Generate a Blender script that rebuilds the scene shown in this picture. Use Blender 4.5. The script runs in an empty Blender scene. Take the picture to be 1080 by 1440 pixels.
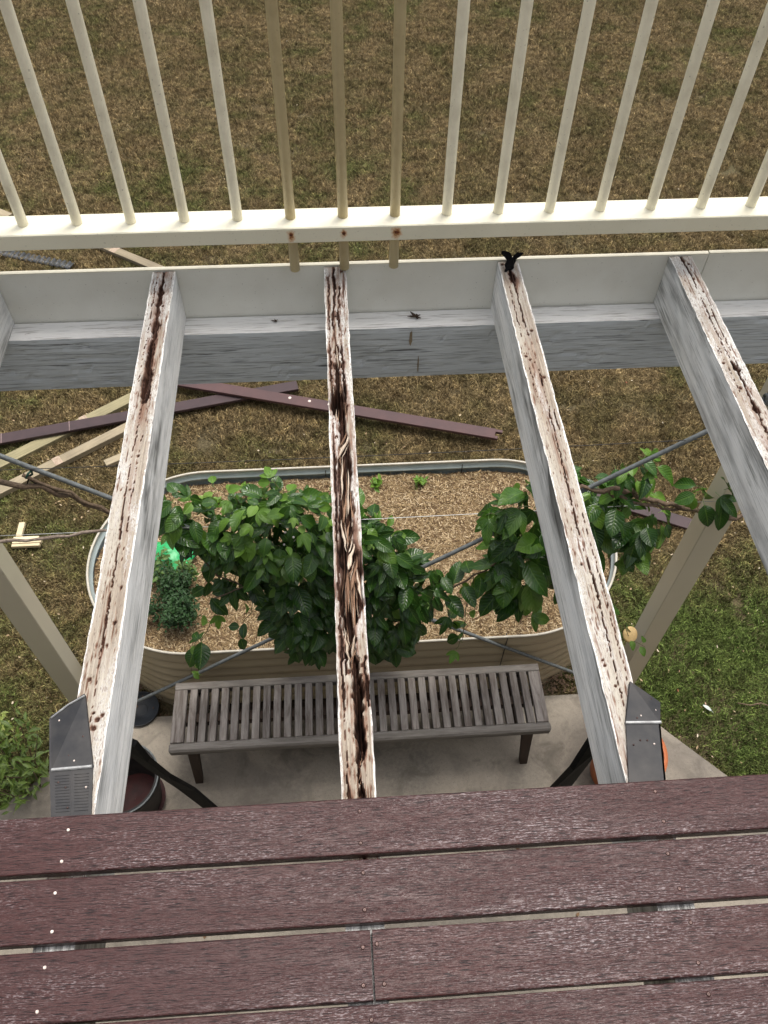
import bpy, math, random
import numpy as np
from mathutils import Vector, Matrix

S = bpy.context.scene
COL = S.collection
rnd = random.Random(7)
RS = np.random.RandomState(11)

# ------------------------------------------------------------------ camera
cam = bpy.data.cameras.new('camera')
cam.sensor_fit = 'VERTICAL'
cam.sensor_height = 36.0
cam.lens = 36.0 * 1128.0 / 1440.0
cam.clip_start = 0.05
cam.clip_end = 2000
camo = bpy.data.objects.new('camera', cam)
COL.objects.link(camo)
camo.matrix_world = Matrix(((0.997803, 0.044659, -0.048928, 0.0),
                            (-0.065148, 0.795378, -0.602603, 0.0),
                            (0.012005, 0.604467, 0.796540, 1.28),
                            (0, 0, 0, 1)))
S.camera = camo

# ------------------------------------------------------------------ world, sun, exposure
SUN_EL, SUN_AZ = math.radians(76), math.radians(38)      # azimuth from +y towards +x
w = bpy.data.worlds.new('World')
S.world = w
w.use_nodes = True
wn = w.node_tree
bg = wn.nodes['Background']
sky = wn.nodes.new('ShaderNodeTexSky')
sky.sky_type = 'NISHITA'
sky.sun_disc = False
sky.sun_elevation = SUN_EL
sky.sun_rotation = SUN_AZ
sky.air_density = 1.0
sky.dust_density = 6.0
sky.ozone_density = 0.6
hs = wn.nodes.new('ShaderNodeHueSaturation')       # thin overcast: the blue is washed out evenly
hs.inputs['Saturation'].default_value = 0.45
wn.links.new(sky.outputs[0], hs.inputs['Color'])
wn.links.new(hs.outputs[0], bg.inputs[0])
bg.inputs[1].default_value = 0.15
sun = bpy.data.lights.new('sun', 'SUN')
sun.energy = 1.5
sun.angle = math.radians(13)
sun.color = (1.0, 0.955, 0.88)
suno = bpy.data.objects.new('sun', sun)
COL.objects.link(suno)
sd = Vector((math.sin(SUN_AZ) * math.cos(SUN_EL), math.cos(SUN_AZ) * math.cos(SUN_EL), math.sin(SUN_EL)))
suno.rotation_euler = sd.to_track_quat('Z', 'Y').to_euler()
S.view_settings.view_transform = 'Standard'
S.view_settings.look = 'None'
S.view_settings.gamma = 1.0
S.view_settings.use_curve_mapping = False
S.view_settings.exposure = 0.54

# ------------------------------------------------------------------ levels
GROUND = -2.74
SLAB = -2.68
JT = -0.0245          # joist top
JB = -0.178           # joist bottom

# ------------------------------------------------------------------ helpers
def mesh(name, verts, faces, mat=None, smooth=False, mats=None, fmat=None):
    me = bpy.data.meshes.new(name)
    if isinstance(verts, np.ndarray):
        verts = verts.tolist()
    if isinstance(faces, np.ndarray):
        faces = faces.tolist()
    me.from_pydata(verts, [], faces)
    if mat:
        me.materials.append(mat)
    if mats:
        for m in mats:
            me.materials.append(m)
    if fmat is not None:
        me.polygons.foreach_set('material_index', np.asarray(fmat, dtype=np.int32))
    if smooth:
        me.polygons.foreach_set('use_smooth', np.ones(len(me.polygons), dtype=bool))
    me.update()
    return me

def link(name, me, parent=None, loc=None):
    o = bpy.data.objects.new(name, me)
    COL.objects.link(o)
    if parent is not None:
        o.parent = parent
    if loc is not None:
        o.location = loc
    return o

def empty(name, label, cat, loc=(0, 0, 0), group=None):
    o = bpy.data.objects.new(name, None)
    o.empty_display_size = 0.1
    COL.objects.link(o)
    o.location = loc
    return tag(o, label, cat, group)

def tag(o, label=None, cat=None, group=None, kind=None):
    if label: o['label'] = label
    if cat: o['category'] = cat
    if group: o['group'] = group
    if kind: o['kind'] = kind
    return o

class MB:
    """collects simple shapes into one mesh"""
    def __init__(s):
        s.v = []; s.f = []; s.m = []
    def add(s, vs, fs, mi=0):
        b = len(s.v)
        s.v += [tuple(v) for v in vs]
        s.f += [tuple(b + i for i in f) for f in fs]
        s.m += [mi] * len(fs)
        return s
    def box(s, x0, x1, y0, y1, z0, z1, mi=0, bev=0.0, M=None):
        if bev <= 0:
            vs = [(x0, y0, z0), (x1, y0, z0), (x1, y1, z0), (x0, y1, z0), (x0, y0, z1), (x1, y0, z1), (x1, y1, z1), (x0, y1, z1)]
            fs = [(0, 3, 2, 1), (4, 5, 6, 7), (0, 1, 5, 4), (1, 2, 6, 5), (2, 3, 7, 6), (3, 0, 4, 7)]
        else:
            b = bev
            vs = []
            # chamfered box: three rectangles per axis direction
            for z, zz in ((z0, 0), (z1, 1)):
                vs += [(x0 + b, y0 + b, z), (x1 - b, y0 + b, z), (x1 - b, y1 - b, z), (x0 + b, y1 - b, z)]
            for x in (x0, x1):
                vs += [(x, y0 + b, z0 + b), (x, y1 - b, z0 + b), (x, y1 - b, z1 - b), (x, y0 + b, z1 - b)]
            for y in (y0, y1):
                vs += [(x0 + b, y, z0 + b), (x1 - b, y, z0 + b), (x1 - b, y, z1 - b), (x0 + b, y, z1 - b)]
            # indices: bottom 0-3, top 4-7, left 8-11, right 12-15, front 16-19, back 20-23
            fs = [(0, 3, 2, 1), (4, 5, 6, 7), (8, 11, 10, 9), (12, 13, 14, 15), (16, 17, 18, 19), (20, 23, 22, 21),
                  (0, 1, 17, 16), (3, 20, 21, 2), (4, 19, 18, 5), (7, 6, 22, 23),
                  (0, 8, 9, 3), (1, 2, 13, 12), (4, 7, 10, 11), (5, 15, 14, 6),
                  (8, 16, 19, 11), (9, 10, 23, 20), (12, 15, 18, 17), (13, 21, 22, 14),
                  (0, 16, 8), (1, 12, 17), (2, 21, 13), (3, 9, 20), (4, 11, 19), (5, 18, 15), (6, 14, 22), (7, 23, 10)]
        if M is not None:
            vs = [tuple(M @ Vector(v)) for v in vs]
        return s.add(vs, fs, mi)
    def build(s, name, mat, parent=None, smooth=False, mats=None):
        me = mesh(name, s.v, s.f, mat if not mats else None, smooth, mats, s.m if mats else None)
        return link(name, me, parent)

def tube_data(pts, rad, n=8, cap=True):
    pts = [Vector(p) for p in pts]
    if not hasattr(rad, '__len__'):
        rad = [rad] * len(pts)
    vs, fs = [], []
    t0 = (pts[1] - pts[0]).normalized()
    up = Vector((0, 0, 1)) if abs(t0.z) < 0.9 else Vector((1, 0, 0))
    nrm = t0.cross(up).normalized()
    for i, p in enumerate(pts):
        t = (pts[min(i + 1, len(pts) - 1)] - pts[max(i - 1, 0)]).normalized()
        nrm = (nrm - t * nrm.dot(t)).normalized()
        b = t.cross(nrm)
        for k in range(n):
            a = 2 * math.pi * k / n
            vs.append(tuple(p + (nrm * math.cos(a) + b * math.sin(a)) * rad[i]))
    for i in range(len(pts) - 1):
        for k in range(n):
            k2 = (k + 1) % n
            fs.append((i * n + k, i * n + k2, (i + 1) * n + k2, (i + 1) * n + k))
    if cap:
        fs.append(tuple(range(n))[::-1])
        fs.append(tuple((len(pts) - 1) * n + k for k in range(n)))
    return vs, fs

def tube(name, pts, rad, mat, parent=None, n=8, smooth=True):
    vs, fs = tube_data(pts, rad, n)
    return link(name, mesh(name, vs, fs, mat, smooth), parent)

def lathe_data(prof, n=28, cx=0, cy=0, jit=0.0):
    vs, fs = [], []
    for r, z in prof:
        for k in range(n):
            a = 2 * math.pi * k / n
            vs.append((cx + r * math.cos(a), cy + r * math.sin(a), z))
    for i in range(len(prof) - 1):
        for k in range(n):
            k2 = (k + 1) % n
            fs.append((i * n + k, i * n + k2, (i + 1) * n + k2, (i + 1) * n + k))
    return vs, fs

# numpy value noise -------------------------------------------------
def vnoise(x, y, seed=0):
    x = np.asarray(x, float); y = np.asarray(y, float)
    xi = np.floor(x).astype(np.int64); yi = np.floor(y).astype(np.int64)
    xf = x - xi; yf = y - yi
    u = xf * xf * (3 - 2 * xf); v = yf * yf * (3 - 2 * yf)
    def h(a, b):
        n = (a * 374761393 + b * 668265263 + seed * 1442695041) & 0x7fffffff
        n = ((n ^ (n >> 13)) * 1274126177) & 0x7fffffff
        n = (n ^ (n >> 16)) & 0x7fffffff
        return (n % 100003) / 100003.0
    return (h(xi, yi) * (1 - u) + h(xi + 1, yi) * u) * (1 - v) + (h(xi, yi + 1) * (1 - u) + h(xi + 1, yi + 1) * u) * v

def fbm(x, y, seed=0, o=4):
    s = 0; a = 0.5; t = 0
    for i in range(o):
        s = s + a * vnoise(x * 2 ** i, y * 2 ** i, seed + i * 17); t += a; a *= 0.5
    return s / t

# ------------------------------------------------------------------ node helpers
class N:
    def __init__(s, name):
        s.m = bpy.data.materials.new(name)
        s.m.use_nodes = True
        s.t = s.m.node_tree
        s.b = s.t.nodes['Principled BSDF']
        s.out = s.t.nodes['Material Output']
    def n(s, typ, **kw):
        nd = s.t.nodes.new(typ)
        for k, v in kw.items():
            setattr(nd, k, v)
        return nd
    def l(s, a, b):
        s.t.links.new(a, b)
    def setin(s, sock, v):
        if v is None: return
        if hasattr(v, 'is_output'):
            s.l(v, sock)
        else:
            if hasattr(sock, 'default_value'):
                try:
                    sock.default_value = v
                except Exception:
                    sock.default_value = (*v, 1) if len(v) == 3 else v
    def pos(s, scale=(1, 1, 1), rot=(0, 0, 0), src='pos'):
        if src == 'pos':
            g = s.n('ShaderNodeNewGeometry').outputs['Position']
        else:
            g = s.n('ShaderNodeTexCoord').outputs['Object']
        m = s.n('ShaderNodeMapping')
        m.inputs['Scale'].default_value = scale
        m.inputs['Rotation'].default_value = rot
        s.l(g, m.inputs['Vector'])
        return m.outputs[0]
    def noise(s, vec, scale, detail=4, rough=0.55, dist=0.0):
        nd = s.n('ShaderNodeTexNoise')
        s.setin(nd.inputs['Vector'], vec)
        nd.inputs['Scale'].default_value = scale
        nd.inputs['Detail'].default_value = detail
        nd.inputs['Roughness'].default_value = rough
        nd.inputs['Distortion'].default_value = dist
        return nd.outputs['Fac']
    def ramp(s, fac, stops, interp='LINEAR'):
        r = s.n('ShaderNodeValToRGB')
        r.color_ramp.interpolation = interp
        e = r.color_ramp.elements
        while len(e) < len(stops):
            e.new(0.5)
        for el, (p, c) in zip(e, stops):
            el.position = p
            el.color = (c, c, c, 1) if not hasattr(c, '__len__') else (*c, 1)
        s.setin(r.inputs['Fac'], fac)
        return r.outputs['Color']
    def mix(s, f, a, b, mode='MIX'):
        m = s.n('ShaderNodeMix', data_type='RGBA', blend_type=mode)
        s.setin(m.inputs[0], f)
        for sock, v in ((m.inputs[6], a), (m.inputs[7], b)):
            if hasattr(v, 'is_output'):
                s.l(v, sock)
            else:
                sock.default_value = (*v, 1) if len(v) == 3 else v
        return m.outputs[2]
    def math(s, op, a, b=0.0, c=None, clamp=False):
        m = s.n('ShaderNodeMath', operation=op, use_clamp=clamp)
        s.setin(m.inputs[0], a); s.setin(m.inputs[1], b)
        if c is not None: s.setin(m.inputs[2], c)
        return m.outputs[0]
    def bump(s, h, strength=0.5, dist=0.01, normal=None):
        b = s.n('ShaderNodeBump')
        b.inputs['Strength'].default_value = strength
        b.inputs['Distance'].default_value = dist
        s.l(h, b.inputs['Height'])
        if normal is not None: s.l(normal, b.inputs['Normal'])
        return b.outputs[0]
    def fin(s, color=None, rough=None, normal=None, spec=None, metal=None, sub=None):
        b = s.b
        if color is not None:
            if hasattr(color, 'is_output'): s.l(color, b.inputs['Base Color'])
            else: b.inputs['Base Color'].default_value = (*color, 1)
        if rough is not None: s.setin(b.inputs['Roughness'], rough)
        if normal is not None: s.l(normal, b.inputs['Normal'])
        if spec is not None: b.inputs['Specular IOR Level'].default_value = spec
        if metal is not None: b.inputs['Metallic'].default_value = metal
        return s.m

# ------------------------------------------------------------------ materials
def mat_deck(name='composite_decking', seed=0.0, tint=(1, 1, 1)):
    k = N(name)
    oi = k.n('ShaderNodeObjectInfo')
    g = k.n('ShaderNodeNewGeometry').outputs['Position']
    off = k.n('ShaderNodeVectorMath', operation='SCALE'); 
    cx = k.n('ShaderNodeCombineXYZ')
    k.l(k.math('MULTIPLY', oi.outputs['Random'], 37.0), cx.inputs[0]); k.l(k.math('MULTIPLY', oi.outputs['Random'], 91.0), cx.inputs[1])
    add = k.n('ShaderNodeVectorMath', operation='ADD')
    k.l(g, add.inputs[0]); k.l(cx.outputs[0], add.inputs[1])
    def mp(sc):
        m = k.n('ShaderNodeMapping'); m.inputs['Scale'].default_value = sc
        k.l(add.outputs[0], m.inputs['Vector']); return m.outputs[0]
    warp = k.noise(mp((5, 16, 16)), 1.0, 3, 0.5)
    wadd = k.n('ShaderNodeVectorMath', operation='ADD')
    cc = k.n('ShaderNodeCombineXYZ'); k.l(k.math('MULTIPLY', warp, 0.022), cc.inputs[1])
    k.l(add.outputs[0], wadd.inputs[0]); k.l(cc.outputs[0], wadd.inputs[1])
    m2 = k.n('ShaderNodeMapping'); m2.inputs['Scale'].default_value = (42, 640, 640); k.l(wadd.outputs[0], m2.inputs['Vector'])
    m3 = k.n('ShaderNodeMapping'); m3.inputs['Scale'].default_value = (130, 1000, 1000); k.l(wadd.outputs[0], m3.inputs['Vector'])
    m4 = k.n('ShaderNodeMapping'); m4.inputs['Scale'].default_value = (4, 130, 130); k.l(wadd.outputs[0], m4.inputs['Vector'])
    f1 = k.noise(m2.outputs[0], 1.0, 3, 0.6)
    f2 = k.noise(m3.outputs[0], 1.0, 2, 0.5)
    f3 = k.noise(m4.outputs[0], 1.0, 3, 0.6)
    big = k.noise(mp((2.2, 7, 7)), 1.0, 4, 0.6)
    base = k.mix(k.ramp(f3, [(0.25, 0.0), (0.75, 1.0)]), (0.038, 0.0145, 0.0135), (0.072, 0.031, 0.029))
    base = k.mix(k.math('MULTIPLY', oi.outputs['Random'], 0.45), base, (0.046, 0.020, 0.020))
    base = k.mix(k.ramp(f1, [(0.36, 1.0), (0.49, 0.0)]), base, (0.010, 0.005, 0.006))
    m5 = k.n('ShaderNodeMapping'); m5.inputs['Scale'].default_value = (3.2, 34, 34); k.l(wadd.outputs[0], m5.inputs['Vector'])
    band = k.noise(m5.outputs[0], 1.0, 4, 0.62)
    sheen_mask = k.ramp(k.math('ADD', k.math('MULTIPLY', big, 0.55), k.math('MULTIPLY', band, 0.45)), [(0.45, 0.04), (0.60, 1.0)])
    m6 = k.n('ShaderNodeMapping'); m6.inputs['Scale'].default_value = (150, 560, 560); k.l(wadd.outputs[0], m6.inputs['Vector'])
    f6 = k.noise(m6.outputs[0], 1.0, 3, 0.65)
    glint = k.ramp(k.math('ADD', k.math('MULTIPLY', f6, 0.6), k.math('MULTIPLY', f1, 0.4)), [(0.515, 0.0), (0.63, 1.0)])
    base = k.mix(k.math('MULTIPLY', glint, k.math('MULTIPLY', sheen_mask, 0.72)), base, (0.33, 0.285, 0.295))  # pale flecks painted into the colour as sky glints off the embossed ridges
    groove = k.ramp(k.noise(m4.outputs[0], 2.2, 4, 0.7), [(0.30, 1.0), (0.37, 0.0)])
    base = k.mix(k.math('MULTIPLY', groove, 0.75), base, (0.012, 0.006, 0.007))
    h = k.math('ADD', f1, k.math('MULTIPLY', f2, 0.5))
    nrm = k.bump(h, 1.0, 0.00075)
    nrm = k.bump(k.noise(mp((9, 22, 22)), 1.0, 3), 0.3, 0.002, nrm)
    return k.fin(base, k.ramp(k.math('ADD', k.math('MULTIPLY', f1, .6), k.math('MULTIPLY', f2, .4)), [(0.44, 0.46), (0.56, 0.24)]), nrm, 0.20)

def mat_oldboard(name, c0, c1, ax=(3, 60, 60), rough=0.7, src='obj', bump=0.4, dark=(0.05, 0.04, 0.03)):
    k = N(name)
    v = k.pos(ax, src=src)
    f = k.noise(v, 1.0, 5, 0.65, 0.6)
    v2 = k.pos((6, 6, 6), src=src)
    g = k.noise(v2, 1.0, 4)
    c = k.mix(k.ramp(f, [(0.3, 0.0), (0.7, 1.0)]), c0, c1)
    c = k.mix(k.math('MULTIPLY', k.ramp(f, [(0.25, 1.0), (0.4, 0.0)]), 0.7), c, dark)
    c = k.mix(k.ramp(g, [(0.4, 0.0), (0.8, 0.35)]), c, dark)
    oi = k.n('ShaderNodeObjectInfo')
    c = k.mix(1.0, c, k.ramp(oi.outputs['Random'], [(0, 0.78), (1, 1.2)]), 'MULTIPLY')
    return k.fin(c, rough, k.bump(f, bump, 0.004), 0.3)

def mat_joist():
    """painted softwood: colour attribute 'wear' R = rot, G = bare timber, B = top face"""
    k = N('weathered_painted_joist')
    at = k.n('ShaderNodeVertexColor', layer_name='wear')
    sep = k.n('ShaderNodeSeparateColor'); k.l(at.outputs['Color'], sep.inputs[0])
    rot, raw, top = sep.outputs[0], sep.outputs[1], sep.outputs[2]
    oi = k.n('ShaderNodeObjectInfo')
    gr = k.noise(k.pos((340, 7, 45)), 1.0, 5, 0.65, 0.4)
    gr2 = k.noise(k.pos((90, 3.0, 14)), 1.0, 4, 0.6, 1.4)
    sp = k.noise(k.pos((420, 90, 200)), 1.0, 3, 0.6)
    blot = k.noise(k.pos((9, 3.0, 13)), 1.0, 5, 0.66, 0.3)
    # side: bluish white paint, mildewed along the grain
    side = k.mix(k.ramp(gr2, [(0.32, 1.0), (0.62, 0.0)]), (0.92, 0.92, 0.90), (0.76, 0.775, 0.77))
    mil = k.math('MULTIPLY', k.ramp(blot, [(0.47, 0.0), (0.63, 1.0)]), k.ramp(k.noise(k.pos((260, 6, 170)), 1.0, 4, 0.7), [(0.40, 1.0), (0.56, 0.05)]))
    side = k.mix(k.math('MULTIPLY', mil, 0.8), side, (0.10, 0.105, 0.10))
    fine = k.ramp(k.noise(k.pos((300, 7, 330)), 1.0, 4, 0.7), [(0.36, 1.0), (0.47, 0.0)])
    side = k.mix(k.math('MULTIPLY', fine, 0.55), side, (0.24, 0.24, 0.23))
    # extra streaks supplied by attribute R on the sides
    side = k.mix(k.math('MULTIPLY', rot, k.ramp(gr2, [(0.35, 1.0), (0.62, 0.35)])), side, (0.060, 0.058, 0.052))
    # top: paint flakes over bare timber
    paint = k.mix(k.ramp(sp, [(0.36, 1.0), (0.52, 0.0)]), (0.56, 0.55, 0.52), (0.25, 0.215, 0.185))
    paint = k.mix(k.ramp(k.noise(k.pos((70, 9, 20)), 1.0, 4, 0.6), [(0.46, 0.0), (0.60, 0.8)]), paint, (0.32, 0.26, 0.215))
    timber = k.mix(k.ramp(gr, [(0.3, 0.0), (0.7, 1.0)]), (0.165, 0.125, 0.095), (0.42, 0.365, 0.29))
    timber = k.mix(k.ramp(k.noise(k.pos((30, 3.2, 30)), 1.0, 4), [(0.45, 0.0), (0.62, 0.75)]), timber, (0.46, 0.43, 0.37))
    timber = k.mix(k.ramp(sp, [(0.30, 0.95), (0.43, 0.0)]), timber, (0.10, 0.065, 0.045))
    m = k.ramp(k.math('ADD', raw, k.math('MULTIPLY', k.math('SUBTRACT', sp, 0.5), 1.7)), [(0.42, 0.0), (0.58, 1.0)])
    topc = k.mix(m, paint, timber)
    edge = k.n('ShaderNodeMath', operation='LESS_THAN'); k.l(at.outputs['Alpha'], edge.inputs[0]); edge.inputs[1].default_value = 0.5
    topc = k.mix(k.math('MULTIPLY', edge.outputs[0], k.ramp(sp, [(0.36, 0.15), (0.48, 0.9)])), topc, (0.74, 0.735, 0.70))
    rotc = k.mix(k.ramp(gr, [(0.36, 0.0), (0.66, 1.0)]), (0.010, 0.005, 0.004), (0.085, 0.036, 0.021))
    topc = k.mix(k.ramp(rot, [(0.06, 0.0), (0.40, 0.85)]), topc, k.mix(gr, (0.10, 0.038, 0.022), (0.24, 0.115, 0.065)))
    topc = k.mix(k.ramp(rot, [(0.34, 0.0), (0.68, 1.0)]), topc, rotc)
    col = k.mix(top, side, topc)
    h = k.math('ADD', gr, k.math('MULTIPLY', sp, 0.6))
    return k.fin(col, 0.72, k.bump(h, 0.55, 0.0025), 0.3)

def mat_bearer_face(name, c0, c1, crack, thr=(0.33, 0.40)):
    k = N(name)
    v = k.pos((2.6, 40, 60))
    rings = k.noise(v, 1.0, 5, 0.62, 1.6)
    fine = k.noise(k.pos((9, 200, 260)), 1.0, 3, 0.6)
    blot = k.noise(k.pos((2.5, 6, 9)), 1.0, 4)
    c = k.mix(k.ramp(rings, [(0.3, 0), (0.7, 1)]), c0, c1)
    c = k.mix(k.math('MULTIPLY', k.ramp(rings, [(thr[0], 1.0), (thr[1], 0.0)]), k.ramp(blot, [(0.4, 0.15), (0.62, 1.0)])), c, crack)
    c = k.mix(k.math('MULTIPLY', k.ramp(fine, [(0.36, 1.0), (0.46, 0.0)]), 0.5), c, crack)
    pl = k.noise(k.pos((7, 30, 40)), 1.0, 5, 0.7)
    c = k.mix(k.math('MULTIPLY', k.ramp(pl, [(0.60, 0.0), (0.68, 1.0)]), 0.5), c, c1)
    h = k.math('ADD', rings, k.math('MULTIPLY', fine, 0.5))
    return k.fin(c, 0.75, k.bump(h, 0.6, 0.004), 0.25)

def mat_paint(name, c, rough=0.4, dirt=(0.25, 0.22, 0.16), amt=0.35, scale=9, speck=0.0):
    k = N(name)
    a = k.noise(k.pos((scale, scale, scale)), 1.0, 5, 0.6)
    s = k.noise(k.pos((160, 160, 160)), 1.0, 2)
    col = k.mix(k.math('MULTIPLY', k.ramp(a, [(0.45, 0), (0.75, 1)]), amt), c, dirt)
    if speck:
        col = k.mix(k.math('MULTIPLY', k.ramp(s, [(0.26, 1), (0.33, 0)]), speck), col, (0.08, 0.06, 0.04))
    return k.fin(col, rough, k.bump(s, 0.08, 0.002), 0.45)

def mat_lawn():
    k = N('lawn_soil')
    p = k.n('ShaderNodeNewGeometry').outputs['Position']
    a = k.noise(p, 0.8, 5); b = k.noise(p, 26, 4, 0.7); c_ = k.noise(p, 90, 3, 0.7)
    c = k.mix(k.ramp(a, [(0.35, 0), (0.65, 1)]), (0.10, 0.078, 0.045), (0.105, 0.095, 0.045))
    c = k.mix(k.ramp(b, [(0.4, 0), (0.7, 1)]), c, (0.16, 0.13, 0.075))
    c = k.mix(k.ramp(c_, [(0.35, 0.8), (0.55, 0)]), c, (0.045, 0.035, 0.022))
    return k.fin(c, 0.95, k.bump(c_, 0.8, 0.02), 0.1)

def mat_blades():
    k = N('grass_blades')
    p = k.n('ShaderNodeNewGeometry').outputs['Position']
    a = k.noise(p, 0.55, 4, 0.6)
    b = k.noise(p, 3.2, 4, 0.65)
    f = k.noise(p, 75, 2, 0.7)
    sep = k.n('ShaderNodeSeparateXYZ'); k.l(p, sep.inputs[0])
    # greener where the lawn gets run-off beside the slab on the right, and a little on the left
    def blob(x, y, r):
        dx = k.math('SUBTRACT', sep.outputs[0], x); dy = k.math('SUBTRACT', sep.outputs[1], y)
        d = k.math('SQRT', k.math('ADD', k.math('MULTIPLY', dx, dx), k.math('MULTIPLY', dy, dy)))
        return k.ramp(k.math('DIVIDE', d, r), [(0.35, 1.0), (1.0, 0.0)])
    g = k.math('ADD', k.math('MULTIPLY', blob(2.2, 1.65, 1.15), 0.62), k.math('MULTIPLY', blob(-2.2, 1.7, 1.0), 0.28))
    g = k.math('ADD', g, k.math('MULTIPLY', blob(0.2, 3.3, 1.0), 0.10))
    g = k.math('ADD', g, k.math('ADD', k.math('MULTIPLY', k.math('SUBTRACT', a, 0.5), 1.1), k.math('MULTIPLY', k.math('SUBTRACT', b, 0.5), 0.9)))
    g = k.math('ADD', g, k.math('MULTIPLY', k.math('SUBTRACT', f, 0.5), 1.2))
    gm = k.ramp(g, [(0.07, 0.0), (0.52, 0.95)])
    dry = k.mix(k.ramp(f, [(0.35, 0), (0.68, 1)]), (0.215, 0.158, 0.078), (0.55, 0.43, 0.24))
    dry = k.mix(k.ramp(b, [(0.42, 0), (0.6, 0.5)]), dry, (0.15, 0.142, 0.055))
    grn = k.mix(k.ramp(f, [(0.35, 0), (0.68, 1)]), (0.085, 0.155, 0.032), (0.25, 0.34, 0.10))
    c = k.mix(gm, dry, grn)
    cl = k.noise(p, 14, 3, 0.7)
    c = k.mix(1.0, c, k.ramp(cl, [(.34, (.45, .42, .38)), (.5, (.95, .95, .95)), (.66, (1.35, 1.33, 1.25))]), 'MULTIPLY')
    isl = k.n('ShaderNodeNewGeometry').outputs['Random Per Island']
    c = k.mix(1.0, c, k.ramp(isl, [(0, (.28, .26, .24)), (.5, (.62, .61, .59)), (.85, (.98, .98, .96)), (1, (1.8, 1.75, 1.6))]), 'MULTIPLY')
    return k.fin(c, 0.75, None, 0.15)

def mat_leaf(name, c0, c1, c2, rough=0.32, trans=0.25):
    k = N(name)
    oi = k.n('ShaderNodeObjectInfo')
    p = k.n('ShaderNodeNewGeometry').outputs['Position']
    v = k.noise(p, 9, 2)
    r = k.math('ADD', k.math('MULTIPLY', oi.outputs['Random'], 0.5), k.math('MULTIPLY', v, 0.6))
    c = k.ramp(r, [(0.25, c0), (0.62, c1), (0.9, c2)])
    uv = k.n('ShaderNodeUVMap')
    sp = k.n('ShaderNodeSeparateXYZ'); k.l(uv.outputs[0], sp.inputs[0])
    # midrib and side veins from the leaf's own coordinates
    du = k.math('ABSOLUTE', k.math('SUBTRACT', sp.outputs[0], 0.5))
    mid = k.ramp(du, [(0.015, 1.0), (0.05, 0.0)])
    sv = k.math('ABSOLUTE', k.math('SINE', k.math('MULTIPLY', k.math('SUBTRACT', sp.outputs[1], k.math('MULTIPLY', du, 0.55)), 26.0)))
    vein = k.ramp(sv, [(0.05, 1.0), (0.30, 0.0)])
    vm = k.math('MAXIMUM', mid, k.math('MULTIPLY', vein, 0.45))
    c = k.mix(k.math('MULTIPLY', vm, 0.45), c, c2)
    n = k.bump(k.math('SUBTRACT', sv, k.math('MULTIPLY', mid, 1.0)), 0.35, 0.003)
    m = k.fin(c, rough, n, 0.5)
    tr = k.n('ShaderNodeBsdfTranslucent'); k.l(c, tr.inputs[0])
    mx = k.n('ShaderNodeMixShader'); mx.inputs[0].default_value = trans
    k.l(k.b.outputs[0], mx.inputs[1]); k.l(tr.outputs[0], mx.inputs[2]); k.l(mx.outputs[0], k.out.inputs[0])
    return m

def mat_plain(name, c, rough=0.5, metal=0.0, c2=None, sc=40, bump=0.1, spec=0.4):
    k = N(name)
    a = k.noise(k.pos((sc, sc, sc)), 1.0, 4, 0.6)
    if c2 is None: c2 = tuple(x * 0.6 for x in c)
    col = k.mix(k.ramp(a, [(0.35, 0), (0.7, 1)]), c, c2)
    return k.fin(col, rough, k.bump(a, bump, 0.004), spec, metal)

def mat_concrete():
    k = N('concrete_slab')
    p = k.pos((1, 1, 1))
    a = k.noise(p, 2.2, 5); b = k.noise(p, 60, 4, 0.7); c_ = k.noise(p, 220, 2)
    st = k.noise(p, 7, 4, 0.6, 0.8)
    c = k.mix(k.ramp(a, [(0.35, 0), (0.65, 1)]), (0.32, 0.28, 0.225), (0.20, 0.18, 0.15))
    c = k.mix(k.ramp(b, [(0.4, 0), (0.7, 0.4)]), c, (0.38, 0.34, 0.28))
    c = k.mix(k.ramp(c_, [(0.30, 0.6), (0.38, 0)]), c, (0.10, 0.09, 0.075))
    c = k.mix(k.ramp(st, [(0.50, 0), (0.66, 0.6)]), c, (0.12, 0.105, 0.085))
    c = k.mix(k.ramp(k.noise(p, 1.1, 5, .7, 1.2), [(0.42, 0.45), (0.55, 0)]), c, (0.13, 0.115, 0.10))
    return k.fin(c, 0.85, k.bump(b, 0.25, 0.004), 0.25)

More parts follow.
